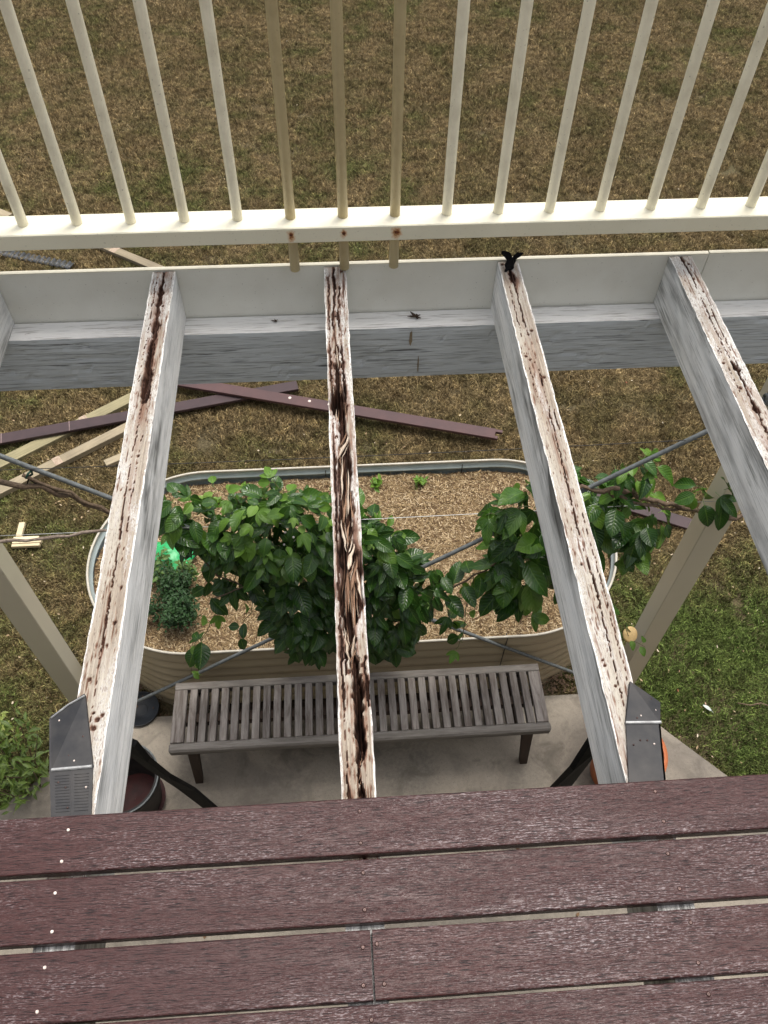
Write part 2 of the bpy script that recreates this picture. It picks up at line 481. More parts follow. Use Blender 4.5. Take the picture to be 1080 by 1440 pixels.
M_DECK = mat_deck()
M_JOIST = mat_joist()
M_BFACE = mat_bearer_face('bearer_grey_weathered_paint', (0.60, 0.64, 0.66), (0.47, 0.505, 0.53), (0.035, 0.035, 0.035))
M_BTOP = mat_bearer_face('bearer_white_paint', (0.86, 0.855, 0.83), (0.80, 0.80, 0.775), (0.16, 0.12, 0.10), (0.30, 0.36))
M_FASCIA = mat_paint('cream_fascia_paint', (0.74, 0.735, 0.67), 0.45, (0.55, 0.52, 0.44), 0.45, 5, 0.5)
M_FEDGE = mat_paint('fascia_top_edge_paint', (0.72, 0.68, 0.54), 0.5)
M_RAIL = mat_paint('cream_powder_coat', (0.74, 0.71, 0.565), 0.34, (0.62, 0.57, 0.42), 0.3, 6, 0.25)
def add_rust(m, spots):
    # rust bleeding out of three fixings and running down the coat
    t = m.node_tree; k = N.__new__(N); k.m = m; k.t = t; k.b = t.nodes['Principled BSDF']; k.out = t.nodes['Material Output']
    g = k.n('ShaderNodeNewGeometry').outputs['Position']
    wob = k.noise(g, 220, 4, 0.7); wob2 = k.noise(g, 70, 3, 0.6)
    sep = k.n('ShaderNodeSeparateXYZ'); k.l(g, sep.inputs[0])
    tot = None
    for (x, z, r, run) in spots:
        dx = k.math('DIVIDE', k.math('SUBTRACT', sep.outputs[0], x), r)
        dzr = k.math('SUBTRACT', sep.outputs[2], z)
        up = k.math('DIVIDE', k.math('MAXIMUM', dzr, 0.0), r); dn = k.math('DIVIDE', k.math('MINIMUM', dzr, 0.0), r * run)
        dz = k.math('ADD', up, dn)
        d = k.math('SQRT', k.math('ADD', k.math('MULTIPLY', dx, dx), k.math('MULTIPLY', dz, dz)))
        d = k.math('ADD', d, k.math('ADD', k.math('MULTIPLY', k.math('SUBTRACT', wob, .5), .9), k.math('MULTIPLY', k.math('SUBTRACT', wob2, .5), 1.2)))
        tot = d if tot is None else k.math('MINIMUM', tot, d)
    front = k.n('ShaderNodeMath', operation='LESS_THAN'); k.l(sep.outputs[1], front.inputs[0]); front.inputs[1].default_value = 1.7575
    old = k.b.inputs['Base Color'].links[0].from_socket
    c = k.mix(k.math('MULTIPLY', k.ramp(tot, [(0.35, .95), (1.25, 0.0)]), front.outputs[0]), old, (0.55, 0.25, 0.07))
    c = k.mix(k.math('MULTIPLY', k.ramp(tot, [(0.15, 1.0), (0.62, 0.0)]), front.outputs[0]), c, (0.13, 0.035, 0.012))
    k.l(c, k.b.inputs['Base Color'])
add_rust(M_RAIL, [(-.1018, .113, .0125, 1.9), (.0285, .114, .0105, 1.5), (.1588, .113, .0150, 1.7)])
M_BAL = mat_paint('cream_baluster_coat', (0.86, 0.81, 0.63), 0.38, (0.48, 0.43, 0.30), 0.5, 14, 0.5)
M_BALD = mat_paint('stained_baluster_coat', (0.50, 0.415, 0.235), 0.45, (0.34, 0.27, 0.14), 0.55, 14, 0.4)
M_RUST = mat_plain('rust', (0.13, 0.04, 0.015), 0.9, 0, (0.05, 0.018, 0.009), 180, 0.5)
M_HALO = mat_plain('rust_bleed', (0.52, 0.27, 0.10), 0.6, 0, (0.68, 0.50, 0.30), 120, 0.1)
M_POST = mat_paint('cream_post_paint', (0.60, 0.55, 0.42), 0.4, (0.45, 0.41, 0.31), 0.3, 3, 0.0)
M_LAWN = mat_lawn()
M_BLADE = mat_blades()
M_SLAB = mat_concrete()
M_BEDOUT = mat_paint('corrugated_bed_cream_coat', (0.43, 0.35, 0.225), 0.38, (0.28, 0.23, 0.15), 0.3, 5, 0.0)
M_BEDIN = mat_plain('corrugated_bed_grey_backing', (0.42, 0.49, 0.49), 0.32, 0.25, (0.33, 0.39, 0.39), 8, 0.02, 0.6)
M_BEDCAP = mat_plain('bed_safety_edge', (0.50, 0.47, 0.40), 0.5, 0, (0.40, 0.37, 0.30), 20, 0.05)
M_LEAF = mat_leaf('passionfruit_leaf', (0.016, 0.052, 0.008), (0.045, 0.120, 0.016), (0.145, 0.27, 0.035), 0.24)
M_LEAFY = mat_leaf('young_vine_leaf', (0.09, 0.20, 0.022), (0.15, 0.29, 0.035), (0.24, 0.40, 0.07), 0.35, 0.35)
M_LEAFD = mat_leaf('dark_small_leaf', (0.012, 0.040, 0.010), (0.022, 0.065, 0.014), (0.04, 0.10, 0.022), 0.45, 0.15)
M_STEM = mat_plain('vine_stem', (0.17, 0.12, 0.075), 0.8, 0, (0.07, 0.045, 0.03), 120, 0.5)
M_GSTEM = mat_plain('green_tendril', (0.10, 0.13, 0.04), 0.6, 0, (0.10, 0.06, 0.03), 60, 0.1)
M_ROD = mat_plain('galvanised_rod', (0.17, 0.185, 0.185), 0.6, 0.1, (0.11, 0.12, 0.12), 60, 0.1)
M_WIRE = mat_plain('thin_wire', (0.55, 0.56, 0.54), 0.4, 0.5, (0.35, 0.35, 0.33), 40)
M_WIRED = mat_plain('dark_wire', (0.05, 0.045, 0.04), 0.6, 0, None, 40)
M_BLACK = mat_plain('black_flashing', (0.022, 0.023, 0.026), 0.62, 0, (0.055, 0.052, 0.050), 16, 0.15, 0.3)
M_BLACKP = mat_plain('black_painted_strap', (0.006, 0.006, 0.0065), 0.85, 0, (0.010, 0.010, 0.010), 30, 0.1, 0.08)
M_RAG = mat_plain('black_fabric', (0.008, 0.008, 0.009), 0.9, 0, None, 90, 0.3, 0.1)
M_WLINE = mat_plain('worn_fold_metal', (0.36, 0.37, 0.37), 0.5, 0.2, (0.18, 0.18, 0.18), 90, 0.1)
M_BENCH = mat_oldboard('silvered_bench_timber', (0.30, 0.275, 0.25), (0.085, 0.066, 0.055), (55, 6, 40), 0.8, 'pos', 0.9)
M_BENCHX = mat_oldboard('silvered_bench_rail', (0.27, 0.25, 0.225), (0.13, 0.115, 0.10), (6, 70, 70), 0.8, 'pos', 0.9)
M_BLEG = mat_oldboard('brown_bench_leg', (0.050, 0.030, 0.020), (0.03, 0.018, 0.013), (30, 30, 4), 0.7, 'pos')
M_OLDP = mat_plain('faded_purple_plank', (0.050, 0.029, 0.031), 0.6, 0, (0.035, 0.021, 0.023), 9, 0.2)
M_REDP = mat_plain('reddish_plank', (0.085, 0.042, 0.040), 0.6, 0, (0.055, 0.030, 0.031), 4, 0.2)
M_OLDT = mat_oldboard('old_timber_batten', (0.36, 0.30, 0.205), (0.22, 0.185, 0.12), (4, 50, 50), 0.8)
M_GRNT = mat_oldboard('mossy_timber_batten', (0.32, 0.28, 0.165), (0.20, 0.18, 0.10), (4, 50, 50), 0.8)
M_NEWT = mat_oldboard('fresh_cut_timber', (0.72, 0.63, 0.42), (0.58, 0.48, 0.30), (4, 60, 60), 0.7, 'obj', 0.1, (0.4, 0.3, 0.2))
M_CORR = mat_plain('dark_roofing_offcut', (0.07, 0.075, 0.08), 0.5, 0.1, (0.035, 0.038, 0.04), 15, 0.1)
M_GREEN = mat_plain('green_plastic', (0.035, 0.42, 0.14), 0.4, 0, (0.02, 0.27, 0.08), 14, 0.15)
M_TERRA = mat_plain('terracotta_pot', (0.55, 0.17, 0.06), 0.55, 0, (0.42, 0.12, 0.045), 14, 0.1)
M_MAROON = mat_plain('glazed_black_pot', (0.010, 0.009, 0.009), 0.6, 0, (0.02, 0.016, 0.015), 20, 0.05, 0.3)
M_MAROON2 = mat_plain('maroon_glaze', (0.045, 0.008, 0.007), 0.6, 0, (0.02, 0.006, 0.006), 14, 0.05, 0.25)
M_DISH = mat_plain('black_plastic_saucer', (0.014, 0.017, 0.021), 0.5, 0, None, 20, 0.05)
M_YEL = mat_plain('pale_yellow_disc', (0.72, 0.52, 0.24), 0.5, 0, (0.62, 0.42, 0.18), 25, 0.05)
M_SOIL = mat_plain('dark_leaf_litter_soil', (0.085, 0.06, 0.042), 0.95, 0, (0.035, 0.025, 0.018), 70, 0.9)
M_SCREW = mat_plain('brown_screw_head', (0.07, 0.035, 0.03), 0.35, 0.4, (0.03, 0.015, 0.012), 200, 0.1)
M_SCREWP = mat_plain('pale_screw_plug', (0.72, 0.66, 0.60), 0.6, 0, (0.50, 0.38, 0.33), 300, 0.1)
M_WALL = mat_paint('house_wall_paint', (0.45, 0.43, 0.36), 0.6)
M_FLOWER = mat_plain('tiny_white_buds', (0.75, 0.70, 0.66), 0.6)
M_DRIP = mat_plain('brown_drip_stain', (0.20, 0.145, 0.08), 0.7, 0, (0.26, 0.22, 0.16), 70, 0.1)

def mat_mulch():
    k = N('straw_mulch')
    oi = k.n('ShaderNodeNewGeometry')
    r = oi.outputs['Random Per Island']
    c = k.ramp(r, [(0.0, (0.060, 0.036, 0.018)), (0.35, (0.20, 0.132, 0.064)), (0.72, (0.39, 0.285, 0.148)), (1.0, (0.66, 0.53, 0.34))])
    f = k.noise(oi.outputs['Position'], 160, 2)
    c = k.mix(k.ramp(f, [(0.35, 0.35), (0.6, 0.0)]), c, (0.12, 0.07, 0.04))
    return k.fin(c, 0.8, None, 0.2)
M_MULCH = mat_mulch()
M_MULCHB = mat_plain('mulch_base', (0.20, 0.125, 0.07), 0.95, 0, (0.10, 0.06, 0.035), 60, 0.8)
def mat_litter():
    k = N('fallen_leaves')
    r = k.n('ShaderNodeNewGeometry').outputs['Random Per Island']
    c = k.ramp(r, [(0.0, (0.24, 0.16, 0.09)), (0.55, (0.36, 0.27, 0.16)), (0.93, (0.55, 0.48, 0.36)), (1.0, (0.25, 0.09, 0.05))])
    return k.fin(c, 0.7, None, 0.2)
M_LITTER = mat_litter()
M_LITTERD = mat_plain('brown_litter', (0.12, 0.075, 0.045), 0.9, 0, (0.05, 0.032, 0.02), 60, 0.2)

# ================================================================== SETTING
g = link('ground', mesh('ground', [(-300, -300, GROUND), (300, -300, GROUND), (300, 300, GROUND), (-300, 300, GROUND)], [(0, 1, 2, 3)], M_LAWN))
tag(g, kind='structure')

# patio slab with chamfered far corners
pts = [(-3.4, -3.5), (3.4, -3.5), (3.4, 0.0), (3.05, 0.0), (1.62, 1.485), (1.40, 1.728), (-1.20, 1.735), (-2.05, 1.045), (-3.0, 0.25), (-3.4, 0.25)]
b = MB()
n = len(pts)
vs = [(x, y, SLAB) for x, y in pts] + [(x * 1.0, y, GROUND - 0.06) for x, y in pts]
b.add(vs, [tuple(range(n))] + [(i, i + n, (i + 1) % n + n, (i + 1) % n) for i in range(n)])
o = b.build('patio_slab', M_SLAB); tag(o, kind='structure')

# earth strip round the garden bed
def blob_sheet(name, cx, cy, rx, ry, z, mat, seed=0, n=48):
    vs = [(cx, cy, z)]
    for i in range(n):
        a = 2 * math.pi * i / n
        r = 1 + 0.12 * math.sin(3 * a + seed) + 0.07 * math.sin(7 * a + seed * 2) + 0.05 * math.sin(13 * a)
        vs.append((cx + rx * r * math.cos(a), cy + ry * r * math.sin(a), z))
    fs = [(0, i + 1, (i + 1) % n + 1) for i in range(n)]
    return link(name, mesh(name, vs, fs, mat))
o = blob_sheet('garden_soil', 0.045, 2.16, 1.16, 0.54, GROUND + 0.045, M_SOIL, 1.0); tag(o, kind='structure')

# grass: instanced tuft patches ------------------------------------------------
def blade_patch(name, size, count, hmin, hmax, seed):
    r = np.random.RandomState(seed)
    x = (r.rand(count) - .5) * size; y = (r.rand(count) - .5) * size
    # thin the square into a round soft-edged patch
    keep = (x ** 2 + y ** 2) < (size * .5) ** 2
    x = x[keep]; y = y[keep]; n = len(x)
    h = hmin + (hmax - hmin) * r.rand(n) ** 1.3
    a = r.rand(n) * 6.283; w_ = 0.0011 + 0.0013 * r.rand(n)
    l1 = r.rand(n) * 0.8 + 0.25; la = r.rand(n) * 6.283
    dx = np.cos(a) * w_; dy = np.sin(a) * w_
    tx = np.cos(la) * l1 * h; ty = np.sin(la) * l1 * h
    V = np.zeros((n, 5, 3))
    V[:, 0] = np.c_[x - dx, y - dy, np.zeros(n)]
    V[:, 1] = np.c_[x + dx, y + dy, np.zeros(n)]
    V[:, 2] = np.c_[x + dx * .8 + tx * .4, y + dy * .8 + ty * .4, h * .6]
    V[:, 3] = np.c_[x - dx * .8 + tx * .4, y - dy * .8 + ty * .4, h * .6]
    V[:, 4] = np.c_[x + tx * 1.15, y + ty * 1.15, h * .92]
    idx = np.arange(n)[:, None] * 5
    quads = (idx + np.array([0, 1, 2, 3])).tolist(); tris = (idx + np.array([3, 2, 4])).tolist()
    me = mesh(name, V.reshape(-1, 3), quads + tris, M_BLADE)
    return me

def grass():
    P = []
    r = np.random.RandomState(4)
    step = 0.21
    for yy in np.arange(0.2, 13.5, step):
        half = 1.9 + yy * 0.62
        for xx in np.arange(-half, half, step):
            x = xx + (r.rand() - .5) * step; y = yy + (r.rand() - .5) * step
            # nothing on the slab (x inside the chamfered outline) or inside the garden bed
            if y < 1.66 and abs(x) < 3.4 and y < 1.55 - max(0, abs(x) - 1.5) * 1.0 + 0.0 - (0.10 if x < 0 else 0.0): continue
            if abs(x) < 1.2 and y < 1.9: continue
            if abs(x - .05) < 1.15 and 1.8 < y < 2.85: continue
            P.append((x, y, GROUND))
    me = bpy.data.meshes.new('lawn_grass')
    me.from_pydata(P, [], [])
    o = link('lawn_grass', me)
    tag(o, kind='stuff', label='short dry brown lawn grass with greener patches', cat='grass')
    coll = bpy.data.collections.new('grass_patches')
    for i in range(4):
        m = blade_patch('grass_patch', 0.42, 2700, 0.012, 0.044, i + 20)
        oo = bpy.data.objects.new('grass_patch', m)
        coll.objects.link(oo)
    ng = bpy.data.node_groups.new('grass_nodes', 'GeometryNodeTree')
    ng.interface.new_socket('Geometry', in_out='INPUT', socket_type='NodeSocketGeometry')
    ng.interface.new_socket('Geometry', in_out='OUTPUT', socket_type='NodeSocketGeometry')
    gi = ng.nodes.new('NodeGroupInput'); go = ng.nodes.new('NodeGroupOutput')
    ip = ng.nodes.new('GeometryNodeInstanceOnPoints')
    ci = ng.nodes.new('GeometryNodeCollectionInfo')
    ci.inputs['Collection'].default_value = coll
    ci.inputs['Separate Children'].default_value = True
    ci.inputs['Reset Children'].default_value = True
    rv = ng.nodes.new('FunctionNodeRandomValue'); rv.data_type = 'FLOAT_VECTOR'
    rv.inputs[0].default_value = (0, 0, 0); rv.inputs[1].default_value = (0, 0, 6.283)
    sc = ng.nodes.new('FunctionNodeRandomValue'); sc.data_type = 'FLOAT_VECTOR'
    sc.inputs[0].default_value = (0.85, 0.85, 0.7); sc.inputs[1].default_value = (1.15, 1.15, 1.3); sc.inputs['Seed'].default_value = 5
    ng.links.new(gi.outputs[0], ip.inputs['Points'])
    ng.links.new(ci.outputs[0], ip.inputs['Instance'])
    ip.inputs['Pick Instance'].default_value = True
    ng.links.new(rv.outputs[0], ip.inputs['Rotation'])
    ng.links.new(sc.outputs[0], ip.inputs['Scale'])
    ng.links.new(ip.outputs[0], go.inputs[0])
    md = o.modifiers.new('grass', 'NODES'); md.node_group = ng
grass()

def scatter_flakes(name, areas, count, smin, smax, z, mat, seed, lift=0.0):
    r = np.random.RandomState(seed); V = []; F = []
    for i in range(count):
        x0, x1, y0, y1 = areas[r.randint(len(areas))]
        x = x0 + (x1 - x0) * r.rand(); y = y0 + (y1 - y0) * r.rand()
        s = smin + (smax - smin) * r.rand() ** 2
        a = r.rand() * 6.28; asp = 0.35 + 0.4 * r.rand()
        ca, sa = math.cos(a), math.sin(a)
        bi = len(V)
        zz = z + lift * r.rand()
        for (u, v, h) in ((-1, 0, .2), (-.3, .8, 0), (.5, .7, 0), (1, 0, .35), (.5, -.7, .1), (-.3, -.8, .1)):
            px, py = u * s, v * s * asp
            V.append((x + px * ca - py * sa, y + px * sa + py * ca, zz + h * s * (0.3 + r.rand() * .6)))
        F.append(tuple(range(bi, bi + 6)))
    return link(name, mesh(name, V, F, mat))
o = scatter_flakes('fallen_leaves', [(-5.5, 5.5, 3.0, 11.0), (-3, 3, 2.9, 5), (1.4, 3.4, 1.2, 3.4), (-3, -1.3, 1.5, 4)], 900, 0.004, 0.012, GROUND + 0.026, M_LITTER, 3, 0.012)
tag(o, 'small pale fallen leaves speckled over the lawn', 'fallen leaves', kind='stuff')
o = scatter_flakes('leaf_litter', [(-1.25, -.85, 1.74, 1.92), (.9, 1.36, 1.74, 1.95), (1.0, 1.3, 1.74, 1.86), (-1.4, -1.1, 1.75, 2.3)], 520, 0.005, 0.016, GROUND + 0.048, M_LITTERD, 9, 0.02)
tag(o, 'brown leaf litter at the foot of the garden bed', 'leaf litter', kind='stuff')
o = scatter_flakes('slab_debris', [(-1.0, 1.3, .55, 1.35)], 46, 0.004, 0.013, SLAB + 0.003, M_MULCHB, 19, 0.0)
tag(o, 'dark leaf crumbs scattered on the concrete', 'debris', kind='stuff')

# house wall behind the viewer (lapped boards)
b = MB()
for i in range(22):
    z = -2.68 + i * 0.26
    b.add([(-7, -2.30, z), (7, -2.30, z), (7, -2.33, z + .27), (-7, -2.33, z + .27), (-7, -2.36, z), (7, -2.36, z)], [(0, 1, 2, 3), (0, 4, 5, 1)])
b.box(-7, 7, -2.6, -2.37, -2.68, 3.1)
o = b.build('house_wall', M_WALL)
tag(o, 'cream lapped-board house wall behind the deck', 'wall')
o['kind'] = 'structure'

# ================================================================== JOISTS
def strokes(tab):
    return tab

# centre-line tables: (y, u, half width fraction, depth m)
J2 = dict(main=[(1.809, .45, .03, .006), (1.766, .46, .055, .010), (1.684, .44, .03, .006), (1.584, .30, .025, .006), (1.496, .42, .045, .010), (1.426, .43, .07, .014),
                (1.36, .44, .09, .02), (1.335, .38, .17, .045), (1.29, .38, .18, .05), (1.262, .42, .12, .03), (1.235, .55, .09, .02), (1.176, .58, .13, .02), (1.119, .56, .13, .022), (1.065, .54, .16, .026),
                (1.012, .50, .14, .026), (.952, .50, .22, .032), (.924, .47, .16, .03), (.90, .47, .23, .035), (.858, .57, .22, .034), (.814, .55, .25, .036), (.77, .52, .24, .036),
                (.737, .48, .16, .034), (.704, .44, .10, .034), (.676, .42, .10, .028), (.656, .58, .08, .03), (.629, .63, .085, .035), (.574, .62, .09, .036), (.538, .635, .085, .036),
                (.504, .62, .085, .034), (.461, .53, .05, .02), (.438, .57, .055, .022), (.40, .57, .04, .02), (.30, .57, .03, .01)],
          extra=[[(1.72, .66, .02, .006), (1.60, .56, .03, .008), (1.50, .62, .03, .008), (1.40, .66, .03, .01), (1.30, .70, .03, .01)],
                 [(1.76, .2, .012, .004), (1.5, .13, .02, .006), (1.36, .16, .03, .008), (1.2, .16, .035, .01), (1.0, .15, .03, .009), (.86, .14, .02, .006), (.6, .17, .02, .006), (.416, .20, .022, .006)],
                 [(.655, .90, .02, .008), (.60, .93, .035, .012), (.578, .93, .02, .008)],
                 [(1.13, .32, .03, .012), (1.05, .30, .03, .012), (.95, .28, .03, .012)],
                 [(.72, .30, .02, .008), (.66, .30, .025, .012), (.64, .31, .01, .006)]], stain=[(.60, .35, .12, .03, .55)])
J1 = dict(main=[(1.812, .5, .03, .005), (1.799, .5, .05, .007), (1.709, .52, .10, .012), (1.631, .52, .08, .010), (1.557, .50, .09, .012), (1.486, .52, .11, .014), (1.418, .50, .14, .02),
                (1.352, .5, .15, .018), (1.33, .50, .07, .008), (1.302, .46, .02, .004), (1.23, .45, .018, .004), (1.172, .42, .022, .004), (1.09, .40, .02, .004), (1.038, .42, .025, .005), (.963, .44, .03, .006),
                (.944, .45, .035, .006), (.90, .46, .03, .006), (.852, .47, .03, .006), (.766, .46, .04, .008), (.70, .46, .02, .005), (.66, .47, .006, .001), (.30, .48, .004, .001)],
          extra=[[(1.45, .72, .02, .004), (1.40, .70, .05, .006), (1.35, .62, .06, .006)], [(1.22, .66, .012, .003), (1.1, .64, .012, .003), (.9, .66, .01, .002)],
                 [(1.8, .22, .015, .003), (1.6, .25, .02, .003), (1.4, .20, .015, .003)]],
          stain=[(1.55, .52, .22, .30, .8), (.60, .15, .25, .05, .5), (1.05, .55, .2, .2, .25)])
J3 = dict(main=[(1.812, .45, .02, .004), (1.781, .5, .035, .006), (1.738, .52, .15, .008), (1.72, .52, .04, .006), (1.64, .55, .03, .005), (1.563, .52, .03, .005), (1.489, .60, .03, .005), (1.418, .60, .03, .005), (1.351, .65, .03, .004),
                (1.236, .60, .035, .006), (1.187, .60, .025, .004), (1.135, .58, .022, .004), (1.079, .57, .025, .004), (.998, .55, .03, .005), (.892, .50, .04, .006), (.85, .55, .035, .005), (.808, .60, .045, .007), (.729, .58, .03, .005),
                (.655, .55, .022, .004), (.585, .52, .02, .004), (.536, .52, .025, .004), (.30, .5, .006, .001)],
          extra=[[(1.25, .80, .02, .005), (1.21, .80, .03, .006), (1.18, .8, .01, .003)], [(1.7, .28, .012, .003), (1.5, .24, .02, .003), (1.3, .28, .012, .003)], [(.95, .82, .01, .003), (.75, .85, .02, .003), (.6, .84, .012, .002)]],
          stain=[(1.74, .5, .3, .06, .8), (1.42, .45, .25, .25, .3), (1.1, .55, .25, .15, .3)])
J4 = dict(main=[(1.812, .5, .06, .008), (1.787, .55, .06, .008), (1.729, .60, .04, .006), (1.64, .55, .03, .004), (1.526, .52, .03, .005), (1.448, .52, .03, .004), (1.40, .56, .05, .007), (1.373, .62, .10, .010), (1.34, .64, .05, .007), (1.267, .60, .05, .007),
                (1.24, .64, .11, .012), (1.22, .66, .06, .008), (1.185, .60, .035, .006), (1.15, .66, .08, .009), (1.121, .60, .05, .006), (1.0, .55, .03, .005), (.6, .5, .02, .004), (.3, .5, .01, .002)],
          extra=[[(1.6, .75, .015, .003), (1.45, .72, .02, .003), (1.3, .78, .015, .003)], [(1.45, .3, .012, .003), (1.3, .32, .014, .003)]],
          stain=[(1.15, .5, .25, .12, .35)])
J0 = dict(main=[(1.812, .5, .03, .006), (1.0, .5, .03, .006), (.3, .5, .01, .002)], extra=[], stain=[(1.6, .5, .3, .2, .3)])

def make_joist(x0, x1, tab, seed, rawlev, label, sidestain=None, finebias=0.0, cw=0.6):
    NU, Y0, Y1 = 30, 0.30, 1.811
    NV = 420
    wdt = x1 - x0
    ys = np.linspace(Y0, Y1, NV)
    us = np.linspace(0, 1, NU)
    U, Y = np.meshgrid(us, ys)
    def field(tb):
        tb = sorted(tb)
        yy = [t[0] for t in tb]
        inside = ((Y >= yy[0] - 0.01) & (Y <= yy[-1] + 0.01)).astype(float)
        c = np.interp(Y, yy, [t[1] for t in tb])
        hw = np.interp(Y, yy, [t[2] for t in tb]) * np.where(np.interp(Y, yy, [t[2] for t in tb]) < .06, cw, max(cw, 1))
        dp = np.interp(Y, yy, [t[3] for t in tb])
        c = c + (fbm(Y * 40, U * 0 + 3, seed + 5, 3) - .5) * 0.16 * (0.35 + np.minimum(hw * 4, 1)) + (vnoise(Y * 150, U * 0, seed + 8) - .5) * .045
        gate = np.clip(vnoise(Y * 17, U * 0 + 5, seed + 12) * 2.6 - .45, 0, 1) * .9 + .1
        gate = np.where(hw > .055, 1.0, gate)
        wide = np.clip((hw - .09) / .06, 0, 1)
        hw = hw * ((0.4 + 1.2 * vnoise(Y * 90, U * 0 + 9, seed + 2)) * (1 - wide) + (.65 + .7 * fbm(Y * 18, U * 0 + 9, seed + 2, 3)) * wide) * gate + 0.002
        dp = dp * gate
        d = np.abs(U - c) / np.maximum(hw, 1e-3)
        m = np.clip((1.35 - d) * 1.3, 0, 1) * inside
        m = m * m * (3 - 2 * m)
        return m, dp, c, hw, inside
    depth = np.zeros_like(U); rot = np.zeros_like(U)
    for tb in [tab['main']] + tab['extra']:
        m, dp, c, hw, inside = field(tb)
        # strands of sound fibre stand up inside the hollows
        strand = 0.55 + 0.75 * np.clip(vnoise(U * 26, Y * 9, seed + 31) * 1.5 - .35, 0, 1)
        depth = np.maximum(depth, m * dp * strand * 1.25)
        if cw > 1:   # fibres darkened and soft for a way round each hollow
            near = np.exp(-(np.abs(U - c) / np.maximum(hw * 1.9 + .05, .02)) ** 2) * inside
            rot = np.maximum(rot, near * np.clip(fbm(U * 13, Y * 16, seed + 88, 3) * 3.2 - 1.25, 0, 1) * .8)
        depth += m * (fbm(U * 34, Y * 110, seed + 41, 3) - .5) * .007 * np.clip(hw * 12, 0, 1)
        rot = np.maximum(rot, np.clip(m * (.55 + 1.1 * fbm(U * 16, Y * 60, seed + 43, 3)), 0, 1))
    # fine checks along the grain
    ck = np.abs(fbm(U * 17 + fbm(Y * 6, U * 2, seed + 77, 2) * 2.2, Y * 3.0, seed + 40, 3) - .5)
    edge = np.clip(np.minimum(U, 1 - U) / 0.08, 0, 1)
    fine = np.clip(1 - ck / 0.03, 0, 1) * edge * np.clip(vnoise(U * 6, Y * 9, seed + 3) * 5 - 1.9 + finebias, 0, 1)
    ck2 = np.abs(fbm(U * 30 + fbm(Y * 9, U * 2, seed + 177, 2) * 2.0, Y * 5.0, seed + 140, 2) - .5)
    fine = np.maximum(fine, np.clip(1 - ck2 / 0.035, 0, 1) * edge * np.clip(vnoise(U * 5, Y * 14, seed + 13) * 5 - 2.9 + finebias, 0, 1))
    depth += fine * 0.0022
    rot = np.maximum(rot, fine * 0.62)
    depth += (fbm(U * 22, Y * 60, seed + 50, 3) - .5) * 0.0014 + (fbm(U * 9, Y * 14, seed + 51, 2) - .5) * 0.0016
    # nail holes
    r = np.random.RandomState(seed)
    for i in range(16):
        hy = Y0 + r.rand() * 1.5; hu = .2 + .6 * r.rand()
        dd = np.sqrt(((U - hu) * wdt) ** 2 + (Y - hy) ** 2) / (0.0016 + .0022 * r.rand())
        hm = np.clip(1.6 - dd, 0, 1); depth += hm * .004; rot = np.maximum(rot, hm)
    # bare timber share
    raw = rawlev(U, Y) + (fbm(U * 5, Y * 9, seed + 60, 3) - .5) * 1.0
    raw = raw * np.clip(np.minimum(U, 1 - U) / 0.10, 0, 1)
    for (sy, su, hu, hy, amt) in tab['stain']:
        sm = np.exp(-((U - su) / hu) ** 2 - ((Y - sy) / hy) ** 2) * amt * np.clip(fbm(U * 8, Y * 25, seed + 61, 3) * 2.2 - .5, 0, 1)
        rot = np.maximum(rot, sm)
    X = x0 + U * wdt
    # ragged arrises
    el = (vnoise(Y * 45, Y * 0, seed + 70) - .5) * .0022 + (vnoise(Y * 7, Y * 0, seed + 71) - .5) * .0016
    er = (vnoise(Y * 45, Y * 0, seed + 72) - .5) * .0022 + (vnoise(Y * 7, Y * 0, seed + 73) - .5) * .0016
    X = X + (1 - U) * np.clip(1 - U * 6, 0, 1) * el + np.clip(1 - (1 - U) * 6, 0, 1) * er
    Z = JT - depth
    V = np.stack([X, Y, Z], -1).reshape(-1, 3)
    idx = np.arange(NU * NV).reshape(NV, NU)
    F = np.stack([idx[:-1, :-1], idx[:-1, 1:], idx[1:, 1:], idx[1:, :-1]], -1).reshape(-1, 4)
    nt = len(V)
    al = np.where(np.minimum(U, 1 - U) < .13 * (fbm(Y * 9, U * 2, seed + 66, 3) - .28), 0.0, 1.0)
    col_top = np.stack([rot.ravel(), np.clip(raw, 0, 1).ravel(), np.ones(nt), al.ravel()], -1)
    # sides: 8 rows down so that stains can follow them
    NS = 10
    verts = [V]; faces = [F]; cols = [col_top]; base = nt
    for side in (0, 1):
        top = V[idx[:, 0 if side == 0 else -1]]
        rows = []
        cc = []
        for s in range(NS + 1):
            t = s / NS
            p = top.copy()
            p[:, 2] = top[:, 2] * (1 - t) + JB * t
            p[:, 0] = top[:, 0] * max(0, 1 - t * 8) + (x0 if side == 0 else x1) * min(1, t * 8)
            p[:, 0] += (vnoise(ys * 9, np.full_like(ys, t * 6), seed + 90 + side) - .5) * .0012
            rows.append(p)
            st = np.zeros(NV)
            if sidestain:
                st = sidestain(ys, t, side, seed)
            cc.append(np.stack([st, np.zeros(NV), np.zeros(NV), np.ones(NV)], -1))
        R = np.stack(rows, 1)            # NV, NS+1, 3
        verts.append(R.reshape(-1, 3)); cols.append(np.stack(cc, 1).reshape(-1, 4))
        ii = np.arange(NV * (NS + 1)).reshape(NV, NS + 1) + base
        q = np.stack([ii[:-1, :-1], ii[1:, :-1], ii[1:, 1:], ii[:-1, 1:]], -1).reshape(-1, 4)
        if side == 1: q = q[:, ::-1]
        faces.append(q); base += NV * (NS + 1)
